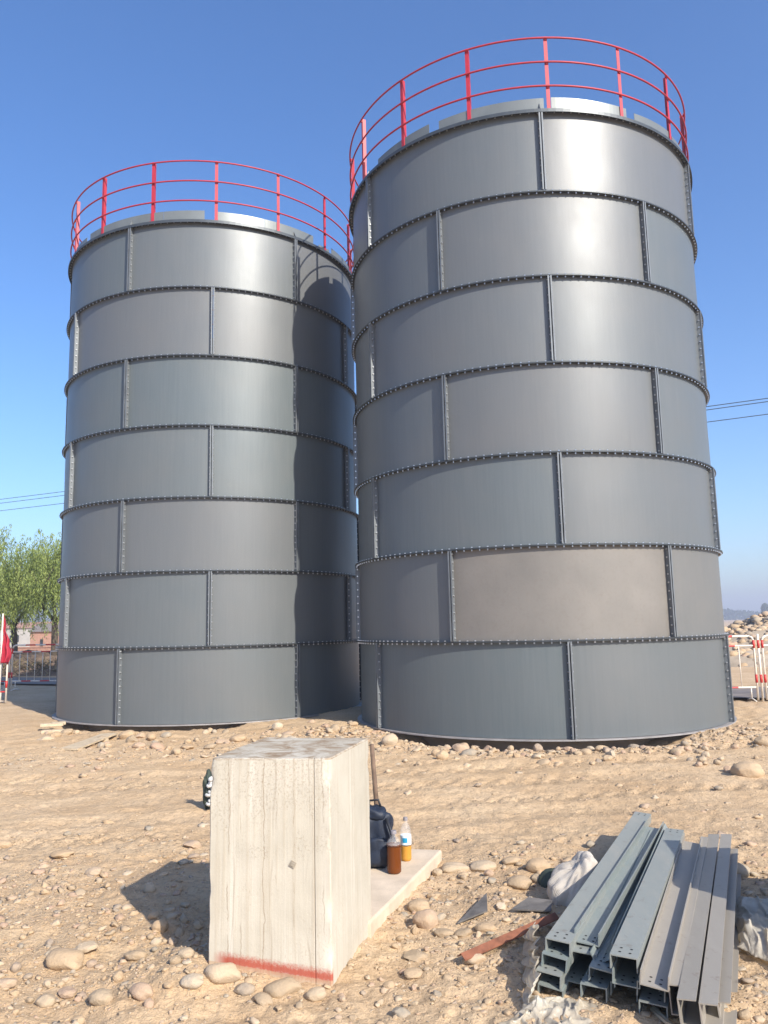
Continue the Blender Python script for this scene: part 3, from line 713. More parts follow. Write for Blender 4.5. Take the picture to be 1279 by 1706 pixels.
# gravel -----------------------------------------------------------
def ico(sub):
    bm = bmesh.new(); bmesh.ops.create_icosphere(bm, subdivisions=sub, radius=.5)
    V = np.array([v.co[:] for v in bm.verts]); F = np.array([[v.index for v in f.verts] for f in bm.faces]); bm.free(); return V, F
def scatter(name, n, sub, s0, s1, dens, mat, rmin=2.6, rmax=13, amax=33, power=1.0, label='', cat='gravel', zf=None):
    V0, F0 = ico(sub); out = []; need = n
    r = rng.uniform(0, 1, n * 6); r = (rmin ** power + r * (rmax ** power - rmin ** power)) ** (1 / power)
    a = np.radians(rng.uniform(-amax, amax, n * 6)); x = r * np.sin(a); y = r * np.cos(a)
    keep = rng.random(n * 6) < dens(x, y); x = x[keep][:n]; y = y[keep][:n]; n = len(x)
    w = s0 + (s1 - s0) * rng.random(n) ** 3
    w *= np.clip(np.hypot(x, y) / 5, .75, 2.2)
    sc_ = np.stack([w * rng.uniform(.8, 1.3, n), w * rng.uniform(.7, 1.1, n), w * rng.uniform(.35, .62, n)], 1)
    th = rng.uniform(0, 2 * np.pi, n); ti = rng.normal(0, .35, n)
    lump = 1 + .22 * rng.normal(0, 1, (n, len(V0)))
    P = V0[None] * lump[..., None] * sc_[:, None]
    ct, st = np.cos(ti)[:, None], np.sin(ti)[:, None]
    X, Y, Z = P[..., 0], P[..., 1] * ct - P[..., 2] * st, P[..., 1] * st + P[..., 2] * ct
    c, s = np.cos(th)[:, None], np.sin(th)[:, None]
    z = gz(x, y, True) if zf is None else zf(x, y)
    V = np.stack([X * c - Y * s + x[:, None], X * s + Y * c + y[:, None], Z + z[:, None] + w[:, None] * rng.uniform(-.12, .16, n)[:, None]], -1).reshape(-1, 3)
    F = (F0[None] + (np.arange(n) * len(V0))[:, None, None]).reshape(-1, 3)
    t = np.repeat(rng.random(n), len(V0)); cols = np.stack([t, t, t, np.ones_like(t)], 1)
    return tag(np_mesh(name, V, F, mat, True, cols), label, cat, None, 'stuff')
def dens(x, y):
    d = .18 + .8 * (1 - sst(5.6, 6.8, y)) + .12 * sst(10.3, 11, y)
    d2 = np.hypot(x - T2[0], y - T2[1]); d1 = np.hypot(x - T1[0], y - T1[1])
    d = d + 1.2 * np.exp(-((d2 - 3.7) / .4) ** 2) + 1.0 * np.exp(-((d1 - 3.7) / .4) ** 2)
    d = d + 1.1 * np.exp(-((x + 1.6) / .9) ** 2 - ((y - 4.2) / .9) ** 2) + .8 * np.exp(-((x - .45) / .35) ** 2 - ((y - 4.6) / 1.3) ** 2) + .8 * np.exp(-((x - 1.0) / .5) ** 2 - ((y - 5.8) / .6) ** 2)
    d = d * (.15 + 1.7 * np.clip(fbm(x * .8 + 3, y * .9, 3) + .42, 0, 1))
    d = d * (1 - sst(6.4, 7.2, y) * (1 - sst(10, 10.8, y)) * .8)
    for Q, mg in ((QB, .01), (sl_, .01)):
        m = np.array([inside(float(a), float(b), Q, mg) for a, b in zip(x, y)]); d = np.where(m, 0, d)
    d = np.where((d1 < 3.2) | (d2 < 3.2), 0, d)
    return d
scatter('gravel', 7500, 2, .008, .062, dens, M['gravel'], label='loose pebbles strewn over the dry sandy ground')
scatter('grit', 42000, 1, .005, .020, dens, M['gravel'], label='fine crumbs of soil and grit over the dirt', cat='grit')

# ------------------------------------------------------------------ pile of C channels
DIR = Vector((math.sin(R_(25.1)), math.cos(R_(25.1)), 0)); NRM = Vector((DIR.y, -DIR.x, 0))
def channel(s0, s1, t0, t1, z0, z1, mode, roll, label, W_=.118, H_=.060, holes=True):
    """s0,t0,z0 = near end (centre of the profile's foot), s1,t1,z1 = far end"""
    P = NRM * s0 + DIR * t0 + Vector((0, 0, z0)); Q = NRM * s1 + DIR * t1 + Vector((0, 0, z1))
    d = (Q - P).normalized(); x = Vector((d.y, -d.x, 0)).normalized(); z = x.cross(d)
    if mode == 'side': W2, H2 = W_, H_
    Rm = Matrix.Rotation(R_(roll), 3, d); x = Rm @ x; z = Rm @ z; t = .0055; w = W_ / 2
    if mode == 'down': prof = [(-w, 0), (-w, H_), (w, H_), (w, 0), (w - t, 0), (w - t, H_ - t), (-w + t, H_ - t), (-w + t, 0)]
    elif mode == 'up': prof = [(-w, H_), (-w, 0), (w, 0), (w, H_), (w - t, H_), (w - t, t), (-w + t, t), (-w + t, H_)]
    else:  # web standing on the left, legs to the right
        h = H_; prof = [(h / 2, 0), (-h / 2, 0), (-h / 2, W_), (h / 2, W_), (h / 2, W_ - t), (-h / 2 + t, W_ - t), (-h / 2 + t, t), (h / 2, t)]
        if mode == 'side_left': prof = [(-a, b) for a, b in prof][::-1]
    root = MB(); L = (Q - P).length; n = len(prof); segs = 6; vs = []
    rr = random.Random(int(s0 * 1000 + t0 * 77)); sag = rr.uniform(-.004, .002)
    org = P
    for k in range(segs + 1):
        u = k / segs; c = d * (L * u) + Vector((0, 0, sag * 4 * u * (1 - u)))
        vs += [c + x * a + z * b for a, b in prof]
    fs = [(k * n + i, k * n + (i + 1) % n, (k + 1) * n + (i + 1) % n, (k + 1) * n + i) for k in range(segs) for i in range(n)]
    caps = [(0, 1, 6, 7), (1, 2, 5, 6), (2, 3, 4, 5)]
    for cc in caps: fs.append(cc); fs.append(tuple(i + segs * n for i in reversed(cc)))
    root.add(vs, fs)
    if holes:
        zz = H_ + .0012 if mode == 'down' else (t + .001 if mode == 'up' else None)
        if zz:
            for e in (.04, .085):
                for sx in (-.022, .022):
                    for LL in ((e, L - e) if mode == 'down' else (e,)):
                        c = d * LL + x * sx + z * zz
                        root.add([c + x * .0065 * math.cos(a) + d * .0065 * math.sin(a) for a in [k * math.pi / 4 for k in range(8)]], [tuple(range(8))], 1)
    o = root.build('steel_channel', [M['steel_dusty'] if s0 > -.53 else M['steel'], M['hole']]); o.location = org
    bm = bmesh.new(); bm.from_mesh(o.data); bmesh.ops.recalc_face_normals(bm, faces=[f for f in bm.faces if f.material_index == 0]); bm.to_mesh(o.data); bm.free()
    return tag(o, label, 'steel channel', 'grey steel channels in the pile')
CH = [
 (-1.00, -.95, 3.80, 6.1, -.012, .0, 'down', 7, 'bottom grey channel of the stack at the pile\'s left edge'),
 (-1.005, -.96, 3.80, 6.1, .048, .05, 'down', 5, 'second channel from the bottom of the pile\'s left stack'),
 (-.985, -.95, 3.84, 6.2, .108, .11, 'down', 7, 'third channel from the bottom of the pile\'s left stack'),
 (-.970, -.918, 3.87, 6.50, .168, .18, 'down', 4, 'long top channel at the left edge of the pile, bolt holes at its near end'),
 (-.905, -.86, 3.90, 6.0, .040, .05, 'up', 3, 'upturned channel low in the pile beside the left stack'),
 (-.862, -.83, 3.92, 6.1, .112, .115, 'down', 2, 'channel directly beneath the first upturned channel from the left'),
 (-.858, -.800, 3.985, 6.25, .184, .19, 'up', 4, 'first upturned open channel from the left on top of the pile'),
 (-.80, -.76, 3.80, 6.0, .025, .03, 'down', 2, 'low channel under the narrow second upturned one'),
 (-.765, -.735, 3.82, 6.0, .090, .10, 'down', 6, 'middle-layer channel left of the wide flat top one'),
 (-.748, -.745, 3.90, 6.16, .160, .175, 'up', -27, 'second upturned channel from the left, tilted on its edge'),
 (-.675, -.65, 3.84, 5.9, .035, .04, 'down', 4, 'low channel beneath the wide flat channel in the middle'),
 (-.648, -.645, 3.76, 5.9, .122, .13, 'up', 3, 'upturned channel hidden inside the wide flat one in the middle'),
 (-.650, -.643, 3.74, 6.02, .192, .195, 'down', 2, 'wide flat top channel in the middle of the pile, holes at its end'),
 (-.54, -.535, 3.74, 5.8, .020, .03, 'down', 3, 'low channel under the third upturned one'),
 (-.548, -.54, 3.76, 5.9, .088, .10, 'down', 5, 'middle-layer channel under the third upturned one'),
 (-.523, -.532, 3.70, 6.04, .158, .165, 'up', 6, 'third upturned channel from the left, its floor half in shade'),
 (-.47, -.46, 3.86, 5.8, .030, .03, 'down', 2, 'low channel left of the two channels on edge'),
 (-.438, -.452, 3.715, 6.10, .060, .08, 'side', -3, 'narrow channel on edge between the third upturned one and the right pair'),
 (-.376, -.395, 3.58, 6.22, .068, .075, 'side', -4, 'channel lying on its edge, second from the right of the pile'),
 (-.298, -.320, 3.60, 6.27, .056, .07, 'side', -3, 'channel lying on its edge, rightmost of the pile'),
 (-.245, -.265, 3.75, 6.1, .010, .02, 'side', -6, 'low channel on edge tucked along the pile\'s right flank'),
]
for c in CH:
    channel(*c, W_=.12, H_={.438: .048, .376: .072, .298: .072}.get(-c[0], .055)) if c[6] == 'side' else channel(*c)
# timber bearers under the pile
for k, (t, lb) in enumerate(((4.1, 'short timber bearer under the near end of the channel pile'), (5.5, 'short timber bearer under the far end of the channel pile'))):
    mb = MB(); p = DIR * t - NRM * .62; Mx = Matrix((NRM, DIR, Vector((0, 0, 1)))).transposed()
    mb.box((p.x, p.y, -.012), (.95, .09, .04), Mx); tag(mb.build('timber_bearer', M['wood']), lb, 'timber')

# ------------------------------------------------------------------ bits around the pile
def bar(name, a, b, w, mat, label, cat):   # angle iron between two ground points
    a = Vector(a); b = Vector(b); d = (b - a).normalized(); x = Vector((d.y, -d.x, 0)).normalized(); z = x.cross(d); t = .006; mb = MB()
    for pr in ([(-w, 0), (0, w * .75), (0, w * .75 - t), (-w, -t)], [(0, w * .75), (w, 0), (w, -t), (0, w * .75 - t)]):
        vs = [p + x * q[0] + z * q[1] for p in (a, b) for q in pr]
        mb.add(vs, [(0, 1, 2, 3), (7, 6, 5, 4), (0, 4, 5, 1), (1, 5, 6, 2), (2, 6, 7, 3), (3, 7, 4, 0)])
    return tag(mb.build(name, mat), label, cat)
a = spot(768, 1596, .02); b = spot(925, 1530, .06)
bar('angle_iron', (a.x, a.y, .02), (b.x, b.y, .07), .031, M['rust'], 'rusty red angle iron bar pointing out from under the pile', 'metal bar')
def scrap(pts, label, th=.008, name='steel_scrap', mat='scrap', z=.02, dz=None, cat='scrap metal'):
    P = [spot(*q, z) for q in pts]; P = [Vector((p.x, p.y, gzs(p.x, p.y) + .012 + (dz[i] if dz else 0))) for i, p in enumerate(P)]; n = len(P); mb = MB()
    vs = P + [p + Vector((0, 0, th)) for p in P]
    mb.add(vs, [tuple(range(n - 1, -1, -1)), tuple(range(n, 2 * n))] + [(i, (i + 1) % n, n + (i + 1) % n, n + i) for i in range(n)])
    return tag(mb.build(name, M[mat]), label, cat)
scrap([(762, 1527), (812, 1518), (811, 1497)], 'dark triangular steel offcut lying on the stones left of the bar', dz=[0, .01, .04])
scrap([(852, 1514), (918, 1521), (920, 1508), (880, 1505)], 'dark steel strip between the rusty bar and the sack', dz=[0, .01, .03, .03])
scrap([(100, 1249), (128, 1250), (196, 1226), (168, 1226), (140, 1236)], 'flat weathered board lying in front of the left tank', .025, 'board', 'oldwood', dz=[0, 0, .03, .03, .02], cat='board')
scrap([(1083, 1685), (1090, 1683), (1122, 1712), (1110, 1712)], 'short pale stick on the dirt below the channel pile', .012, 'stick', 'oldwood', cat='stick')
# stacked wood offcuts under the left end of the left tank
for k, (px, py, w, dz, lb) in enumerate(((88, 1222, .36, 0, 'lower wood offcut of the little stack under the left tank\'s edge'), (86, 1217, .38, .055, 'upper wood offcut of the little stack under the left tank\'s edge'), (97, 1211, .24, .108, 'top short wood offcut wedged under the left tank\'s rim'))):
    p = spot(px, py, 0); g0 = float(gz(p.x, p.y)); mb = MB(); mb.box((p.x, p.y, g0 + .03 + dz), (w, .14, .05), Matrix.Rotation(R_(12 + 7 * k), 3, 'Z'))
    o = mb.build('wood_offcut', M['oldwood']); bv = o.modifiers.new('b', 'BEVEL'); bv.width = .006; tag(o, lb, 'wood')

def cloth(name, mat, label, cat, f, nu=90, nv=70, th=.002):
    U, W = np.meshgrid(np.arange(nu + 1) / nu, np.arange(nv + 1) / nv); X, Y, Z = f(U.ravel(), W.ravel()); V = np.stack([X, Y, Z], 1)
    F = [(j * (nu + 1) + i, j * (nu + 1) + i + 1, (j + 1) * (nu + 1) + i + 1, (j + 1) * (nu + 1) + i) for j in range(nv) for i in range(nu)]
    o = np_mesh(name, V, F, mat); 
    md = o.modifiers.new('s', 'SOLIDIFY'); md.thickness = th
    return tag(o, label, cat)
def N1(x, y, o=4):
    r = fbm(np.atleast_1d(np.asarray(x, float)) + 0 * np.asarray(y, float), np.atleast_1d(np.asarray(y, float)) + 0 * np.asarray(x, float), o)
    return float(r[0]) if np.ndim(x) == 0 and np.ndim(y) == 0 else r
def ridged(x, y): return 1 - 2 * abs(N1(x, y, 3)) - .6
# woven sack bunched up at the left of the pile
def sack(center, rx, ry, h, seed, name, label, mat='weave', rz=0, neck=True):
    bm = bmesh.new(); bmesh.ops.create_icosphere(bm, subdivisions=5, radius=1)
    for v in bm.verts:
        p = v.co.copy(); an = math.atan2(p.y, p.x) + .6 * N1(p.x * 1.3 + seed, p.z * 1.3 + p.y, 2)
        n = N1(p.x * 1.3 + seed, p.y * 1.3 + p.z * .9, 2) * .40 + .06 * abs(math.sin(an * 3.5 + 2.2 * p.z)) * (.5 + .5 * p.z) + .05 * abs(math.sin(an * 9 - 3.1 * p.z + seed))
        q = p * (1 + n); q.z = max(q.z, -.25)
        if neck and p.z > .35: q.x *= 1 - .45 * (p.z - .35); q.x += .35 * (p.z - .35); q.z += .30 * max(0, p.x) * p.z
        v.co = Vector((q.x * rx, q.y * ry, (q.z + .25) * h))
    for f in bm.faces: f.smooth = True
    me = bpy.data.meshes.new(name); bm.to_mesh(me); bm.free(); me.materials.append(M[mat]); o = link(name, me)
    o.location = (center[0], center[1], gzs(center[0], center[1]) - .01); o.rotation_euler = (0, 0, rz); return tag(o, label, 'sack')
p = spot(958, 1508, .0)
sack((p.x + .03, p.y + .10), .17, .15, .20, 3.3, 'woven_sack', 'crumpled white woven sack against the left side of the pile', rz=.5)
p = spot(925, 1478, .0); sack((p.x + .05, p.y + .12), .12, .1, .10, 9.1, 'woven_sack', 'small dark folded sack end behind the white woven sack', 'green', .3, False)
# plastic film under the near left corner, second piece in front of the pile, third at the right edge
def drape(A, B, C_, D_, h, seed, fq=3.0, under=None):
    def f(u, v):
        px = (A.x * (1 - u) + B.x * u) * (1 - v) + (D_.x * (1 - u) + C_.x * u) * v; py = (A.y * (1 - u) + B.y * u) * (1 - v) + (D_.y * (1 - u) + C_.y * u) * v
        x = px + .05 * N1(u * 4 + seed, v * 4); y = py + .05 * N1(u * 4, v * 4 + seed)
        e = np.minimum(1, 5 * np.minimum(np.minimum(u, 1 - u), np.minimum(v, 1 - v)) + .15)
        fold = 1 - np.abs(np.sin((u * 1.7 + v * 2.3 + .9 * N1(u * 2 + seed, v * 2, 2)) * 3.6)); fold2 = 1 - np.abs(np.sin((u * 3.1 - v * 2.0 + .8 * N1(u * 2.5, v * 2.5 + seed, 2)) * 4.2))
        z = gz(x, y) + .020 + h * e * np.maximum(0, N1(u * fq + seed, v * fq * .8 + seed * .3, 1) + .25) * .8 + h * .30 * e * fold ** 2 + h * .18 * e * fold2 ** 2
        return (x, y, z)
    return f
q = lambda a, b: spot(a, b, 0)
_g0, _g1 = q(878, 1690), q(872, 1548); _t0, _t1 = spot(908, 1640, .10), spot(905, 1545, .17)
def leaning(u, v):
    bx = _g0.x * (1 - u) + _g1.x * u; by = _g0.y * (1 - u) + _g1.y * u; tx = _t0.x * (1 - u) + _t1.x * u - .03; ty = _t0.y * (1 - u) + _t1.y * u; tz = .10 * (1 - u) + .17 * u
    fold = 1 - np.abs(np.sin((u * 5.5 + .8 * N1(u * 3, v * 1.5, 2) + v * .5) * 3.0)); wv = v ** 1.3
    x = bx * (1 - v) + tx * v + .028 * (fold - .5) + .02 * N1(u * 5, v * 5, 2); y = by * (1 - v) + ty * v + .02 * N1(u * 4 + 7, v * 4, 2)
    return x, y, gz(x, y) + .02 + tz * wv + .015 * fold
cloth('plastic_film', M['film'], 'dusty translucent sheet hanging at the near left corner of the pile', 'plastic sheet', leaning)
cloth('plastic_film', M['film'], 'crumpled yellowish plastic bag in front of the pile\'s left stack', 'plastic sheet', drape(q(880, 1668), q(1005, 1680), q(960, 1760), q(830, 1735), .085, 5.7, 2.2))
cloth('plastic_film', M['film'], 'white crumpled plastic sheet at the right edge beside the pile', 'plastic sheet', drape(q(1232, 1500), q(1330, 1510), q(1340, 1640), q(1222, 1590), .11, 8.4, 2.2))

# ------------------------------------------------------------------ things behind the block
def bottle(px, py, z, r, h, fill, liq, name, label, lab=False):
    p = spot(px, py, z); root = empty(name, (p.x, p.y + r, z + .002), label, 'bottle')
    sh = h - .10
    mb = MB(); mb.lathe((0, 0, 0), [(r, fill + .001), (r, sh), (r * .97, sh + .02), (r * .82, sh + .04), (r * .55, sh + .056), (r * .36, sh + .066), (r * .34, h - .014)], 24)
    mb.build('bottle_body', M['clear'], root, True)
    mb = MB(); mb.lathe((0, 0, 0), [(r * .82, 0), (r * .97, .008), (r, .02), (r, fill)], 24); mb.build('liquid', M[liq], root, angle=50)
    mb = MB(); mb.lathe((0, 0, h - .020), [(r * .42, 0), (r * .42, .018), (r * .38, .022)], 16); mb.build('cap', M['cap'], root, angle=40)
    if lab:
        mb = MB(); mb.lathe((0, 0, sh * .58), [(r * 1.02, 0), (r * 1.02, .062)], 24); o = mb.build('paper_label', M['label'], root, angle=40)
        mb = MB(); mb.arc(r * 1.02 + .0005, r * 1.02 + .002, sh * .58 + .016, sh * .58 + .048, R_(-125), R_(-75), 10); mb.build('print', M['blue'], o)
    return root
bottle(657, 1458, .045, .048, .27, .185, 'amber', 'drink_bottle', 'near bottle on the slab, filled with dark brown tea')
bottle(677, 1436, .045, .038, .29, .10, 'tea', 'drink_bottle', 'far bottle on the slab with white and blue label and little yellow tea', True)
p = spot(650, 1448, .045)
cloth('plastic_bag', M['film'], 'small clear crumpled bag between the backpack and the brown bottle', 'bag', lambda u, v: (p.x - .055 + .10 * u + .02 * N1(u * 5, v * 5), p.y + .13 + .04 * N1(u * 4 + 3, v * 3), .047 + (.18 + .07 * (1 - u)) * v + .02 * N1(u * 6, v * 5 + 3)), 20, 20)
def backpack():
    p = spot(634, 1452, .045); root = empty('backpack', (p.x - .035, p.y + .14, .047), 'navy blue backpack standing on the slab behind the block', 'backpack', rz=-.1); root.scale = (.88, .88, .92)
    def rb(name, c, sz, mat, seed, amp=.012, par=root):
        bm = bmesh.new(); bmesh.ops.create_cube(bm, size=1); bmesh.ops.subdivide_edges(bm, edges=bm.edges, cuts=9, use_grid_fill=True)
        for v in bm.verts:
            q_ = v.co * 2; l = (abs(q_.x) ** 4 + abs(q_.y) ** 4 + abs(q_.z) ** 4) ** .25; s = q_ / max(l, .001) / 2 if l > 0 else q_
            tp = 1 - .22 * max(0, s.z + .1); w = Vector((s.x * sz[0] * tp, s.y * sz[1] * tp, s.z * sz[2]))
            n = N1(w.x * 14 + seed, w.z * 14 + w.y * 11); v.co = w + q_.normalized() * (n * amp * 2) + Vector(c)
        for f in bm.faces: f.smooth = True
        me = bpy.data.meshes.new(name); bm.to_mesh(me); bm.free(); me.materials.append(M[mat]); return link(name, me, par)
    rb('bag_body', (0, 0, .20), (.30, .18, .40), 'navy', 1.2, .02); rb('front_pocket', (.02, -.10, .12), (.22, .07, .20), 'navy', 6.1, .012); rb('top_flap', (-.01, -.01, .385), (.20, .16, .09), 'navy', 4.4, .015)
    mb = MB(); mb.tube([(-.05, .0, .42), (-.04, 0, .47), (.03, 0, .475), (.05, 0, .42)], .009, 8); mb.build('handle', M['black'], root, True)
    mb = MB(); mb.tube([(.10, -.09, .36), (.15, -.12, .24), (.14, -.12, .10), (.09, -.12, .03)], .012, 8); mb.build('strap', M['black'], root, True)
backpack()
# wooden handle leaning on the back of the block
a_, b_ = at(619, 1240, 5.95), at(632, 1425, 6.02); mb = MB(); mb.tube([a_, a_.lerp(b_, .5) + Vector((.004, 0, 0)), b_], [.016, .018, .019], 10)
tag(mb.build('wooden_stake', M['wood'], None, True), 'dark weathered wooden stake leaning behind the block\'s right edge', 'stake')
# bundle peeking out at the left side of the block
p = spot(350, 1400, .0); g0 = empty('work_glove', (-1.205 + .02, 5.05 + .62, 0), 'white knitted and dark green work glove bundle showing past the block\'s left side', 'glove')
p = spot(352, 1352, .0); g0.location = (p.x, p.y, gzs(p.x, p.y) + .16); g0.scale = (1.7, 1.7, 1.6); 
bm = bmesh.new(); bmesh.ops.create_icosphere(bm, subdivisions=4, radius=1)
for v in bm.verts:
    q_ = v.co.copy(); v.co = Vector((q_.x * .030, q_.y * .05, q_.z * .105)) * (1 + .5 * N1(q_.x * 2 + 5, q_.z * 3 + q_.y * 2))
for f in bm.faces: f.smooth = True
me = bpy.data.meshes.new('palm'); bm.to_mesh(me); bm.free(); me.materials.append(M['green']); o = link('palm', me, g0); o.location = (-.015, 0, 0)
mb = MB()
for k in range(9): mb.tube([(.022 + .012 * math.sin(k * 2.3) + (.024 + .008 * math.sin(k * 1.7)) * math.cos(t * .7), -.035 + .04 * math.sin(t * .7) - .0, .07 - k * .017 + .004 * math.sin(t * 2)) for t in range(9)], .0095, 8, closed=True)
mb.build('cuff', M['knit'], g0, True)

# ------------------------------------------------------------------ barriers, flag
def barrier(a, b, h, label, n=8, zg=None, band=.35, group='red and white crowd barriers', ladder=False):
    a = Vector(a); b = Vector(b); L = (b - a).length; d = (b - a).normalized(); z0 = zg
    root = empty('crowd_barrier', (a.x, a.y, z0), label, 'barrier', group, math.atan2(d.y, d.x))
    def striped(nm, pts, r):
        mb = MB(); pts = [Vector(p) for p in pts]; k = 0
        # resample
        out = []
        for i in range(len(pts) - 1):
            m = max(1, int(round((pts[i + 1] - pts[i]).length / band)))
            for j in range(m): out.append((pts[i].lerp(pts[i + 1], j / m), pts[i].lerp(pts[i + 1], (j + 1) / m)))
        for p, q2 in out: mb.tube([p, q2], r, 8, k % 2, cap=True); k += 1
        return mb.build(nm, [M['white'], M['bred']], root, angle=40)
    c = .09
    for x, sx in ((0, 1), (L, -1)):
        mb = MB(); mb.tube([(x, 0, .02), (x, 0, h - c), (x + sx * c * .3, 0, h - c * .3), (x + sx * c, 0, h)], .022, 8)
        e = mb.build('end_post', M['white'], root, True)
        mb = MB()
        for zz in (h - .24, .36): mb.tube([(x, 0, zz), (x, 0, zz + .16)], .0245, 10)
        mb.build('red_band', M['bred'], e, True)
    striped('top_rail', [(c, 0, h), (L - c, 0, h)], .021); striped('middle_rail', [(0.02, 0, h - .19), (L - .02, 0, h - .19)], .017); striped('bottom_rail', [(.02, 0, .27), (L - .02, 0, .27)], .017)
    for k in range(1, n + 1):
        x = L * k / (n + 1); mb = MB(); mb.tube([(x, 0, .27), (x, 0, h - .19)], .010, 6); mb.build('bar', M['white'], root, True)
    for x in (.12, L - .12):
        mb = MB(); mb.tube([(x, -.22, .015), (x, -.05, .05), (x, .05, .05), (x, .22, .015)], .014, 6); mb.tube([(x, 0, .05), (x, 0, .27)], .012, 6); mb.build('foot', M['white'], root, True)
    return root
g_ = float(gz(7.5, 16.2))
p1 = spot(1265, 1168, g_); 
barrier((p1.x - 1.8, p1.y + .12), (p1.x - .02, p1.y), 1.28, 'red and white barrier whose right end shows beside the right tank', 5, g_)
barrier((p1.x + .14, p1.y - .03), (p1.x + 2.2, p1.y + .1), 1.28, 'red and white barrier starting at the right edge of the frame', 5, g_)
mb = MB(); mb.tube([(0, 0, 0), (0, 0, 1.32)], .022, 8); e = mb.build('barrier_post', M['white'], None, True); e.location = (p1.x + .06, p1.y - .03, g_)
mb = MB(); mb.tube([(0, 0, 1.04), (0, 0, 1.2)], .0245, 10); mb.tube([(0, 0, .36), (0, 0, .52)], .0245, 10); mb.build('red_band', M['bred'], e, True); tag(e, 'lone white post with red bands between the two right-hand barriers', 'post')
g_ = float(gz(-9.8, 20.2)); p1 = spot(9, 1172, g_)
barrier((p1.x - 2.1, p1.y - .1), (p1.x, p1.y), 1.15, 'near barrier cut by the left edge of the frame behind the flag', 5, g_)
mb = MB(); mb.tube([(0, 0, 0), (0, 0, 2.1)], .018, 8); fp = empty('flag_pole', (p1.x - .10, p1.y - .12, g_), 'thin pole with a drooping red flag at the left edge', 'flag'); mb.build('pole', M['white'], fp, True)
V = []; nu, nv = 14, 30
for j in range(nv + 1):
    for i in range(nu + 1):
        u, v = i / nu, j / nv; wdt = .03 + .16 * min(1, v * 1.4) - .10 * max(0, v - .7) + .02 * math.sin(v * 17)
        V.append((.02 + u * wdt, .05 * math.sin(u * 11 + v * 4) * (.4 + v), 2.06 - v * 1.12 - .10 * u * (1 - v)))
F = [(j * (nu + 1) + i, j * (nu + 1) + i + 1, (j + 1) * (nu + 1) + i + 1, (j + 1) * (nu + 1) + i) for j in range(nv) for i in range(nu)]
o = np_mesh('flag_cloth', V, F, M['flag'], parent=fp); o.modifiers.new('s', 'SOLIDIFY').thickness = .003
g_ = float(gz(-11, 25)); pa, pb = spot(18, 1151, g_), spot(92, 1150, g_)
dd = (pb - pa).normalized()
barrier((pa.x, pa.y), (pa.x + dd.x * 2.3, pa.y + dd.y * 2.3), 1.28, 'far white barrier beside the left tank, under the willows', 9, g_, .3)
barrier((pa.x - dd.x * 2.4, pa.y - dd.y * 2.4), (pa.x - dd.x * .08, pa.y - dd.y * .08), 1.28, 'far white barrier at the left edge, behind the flag', 9, g_, .3)

# ------------------------------------------------------------------ rubble heap, berm
def heap(name, c, rx, ry, h, mat, seed, rot=0):
    V = []; nr, na = 26, 60
    for i in range(nr + 1):
        for k in range(na):
            t = i / nr; a = 2 * math.pi * k / na; x = rx * t * math.cos(a); y = ry * t * math.sin(a)
            X = c[0] + x * math.cos(rot) - y * math.sin(rot); Y = c[1] + x * math.sin(rot) + y * math.cos(rot)
            e = (1 - t * t) ** 1.3; z = float(gz(X, Y)) - .05 + h * e * (1 + .7 * N1(X * .35 + seed, Y * .35)) + .25 * min(1, h) * (e ** .5) * N1(X * 1.7, Y * 1.7 + seed)
            V.append((X, Y, z))
    F = [(i * na + k, i * na + (k + 1) % na, (i + 1) * na + (k + 1) % na, (i + 1) * na + k) for i in range(nr) for k in range(na)]
    F = [f[::-1] for f in F]
    return np_mesh(name, V[:], F, mat)
HC = (16.5, 29.0); hp = heap('rubble_heap', HC, 7.5, 3.4, 1.8, M['heapm'], 4.0, .05)
tag(hp, 'heap of grey excavated rubble beyond the right-hand barriers', 'heap')
# stones all over the heap
V0, F0 = ico(2); n = 4500; t = np.sqrt(rng.random(n)); a = rng.uniform(0, 2 * np.pi, n)
hx = HC[0] + 7.4 * t * np.cos(a); hy = HC[1] + 3.3 * t * np.sin(a)
def hz(x, y):
    tt = np.clip(np.sqrt(((x - HC[0]) / 7.5) ** 2 + ((y - HC[1]) / 3.4) ** 2), 0, 1); e = (1 - tt * tt) ** 1.3
    return gz(x, y) - .05 + 1.8 * e * (1 + .7 * fbm(x * .35 + 4, y * .35)) + .25 * np.sqrt(e) * fbm(x * 1.7, y * 1.7 + 4)
w = .06 + .26 * rng.random(n) ** 3
P = V0[None] * (1 + .16 * rng.normal(0, 1, (n, len(V0))))[..., None] * np.stack([w * 1.2, w, w * .8], 1)[:, None]
V = P + np.stack([hx, hy, hz(hx, hy) + w * .1], 1)[:, None]
tt = np.repeat(rng.random(n), len(V0))
o = np_mesh('rubble', V.reshape(-1, 3), (F0[None] + (np.arange(n) * len(V0))[:, None, None]).reshape(-1, 3), M['gravel'], True, np.stack([tt, tt, tt, np.ones_like(tt)], 1))
tag(o, 'loose broken stones covering the rubble heap', 'rubble', None, 'stuff')
bp_ = spot(45, 1130, .1)
bm1 = heap('berm', (bp_.x - 1, bp_.y + 4.5), 11, 2.6, .78, M['earth'], 9.0, -.35); tag(bm1, kind='structure')
def brush(n, fx, L0, L1, W_, mat, name, label, cat, kind='stuff'):
    V = []; F = []; cols = []
    for i in range(n):
        x, y, z = fx(); d = Vector((random.gauss(0, .7), random.gauss(0, .7), random.uniform(.2, 1))).normalized(); L = random.uniform(L0, L1); s = d.orthogonal().normalized() * W_
        s = Matrix.Rotation(random.uniform(0, 3.1), 3, d) @ s; p = Vector((x, y, z)); k = len(V)
        V += [p - s, p + s, p + d * L]; F.append((k, k + 1, k + 2)); c = random.random(); cols += [(c, c, c, 1)] * 3
    return tag(np_mesh(name, V, F, M[mat], False, cols), label, cat, None, kind)
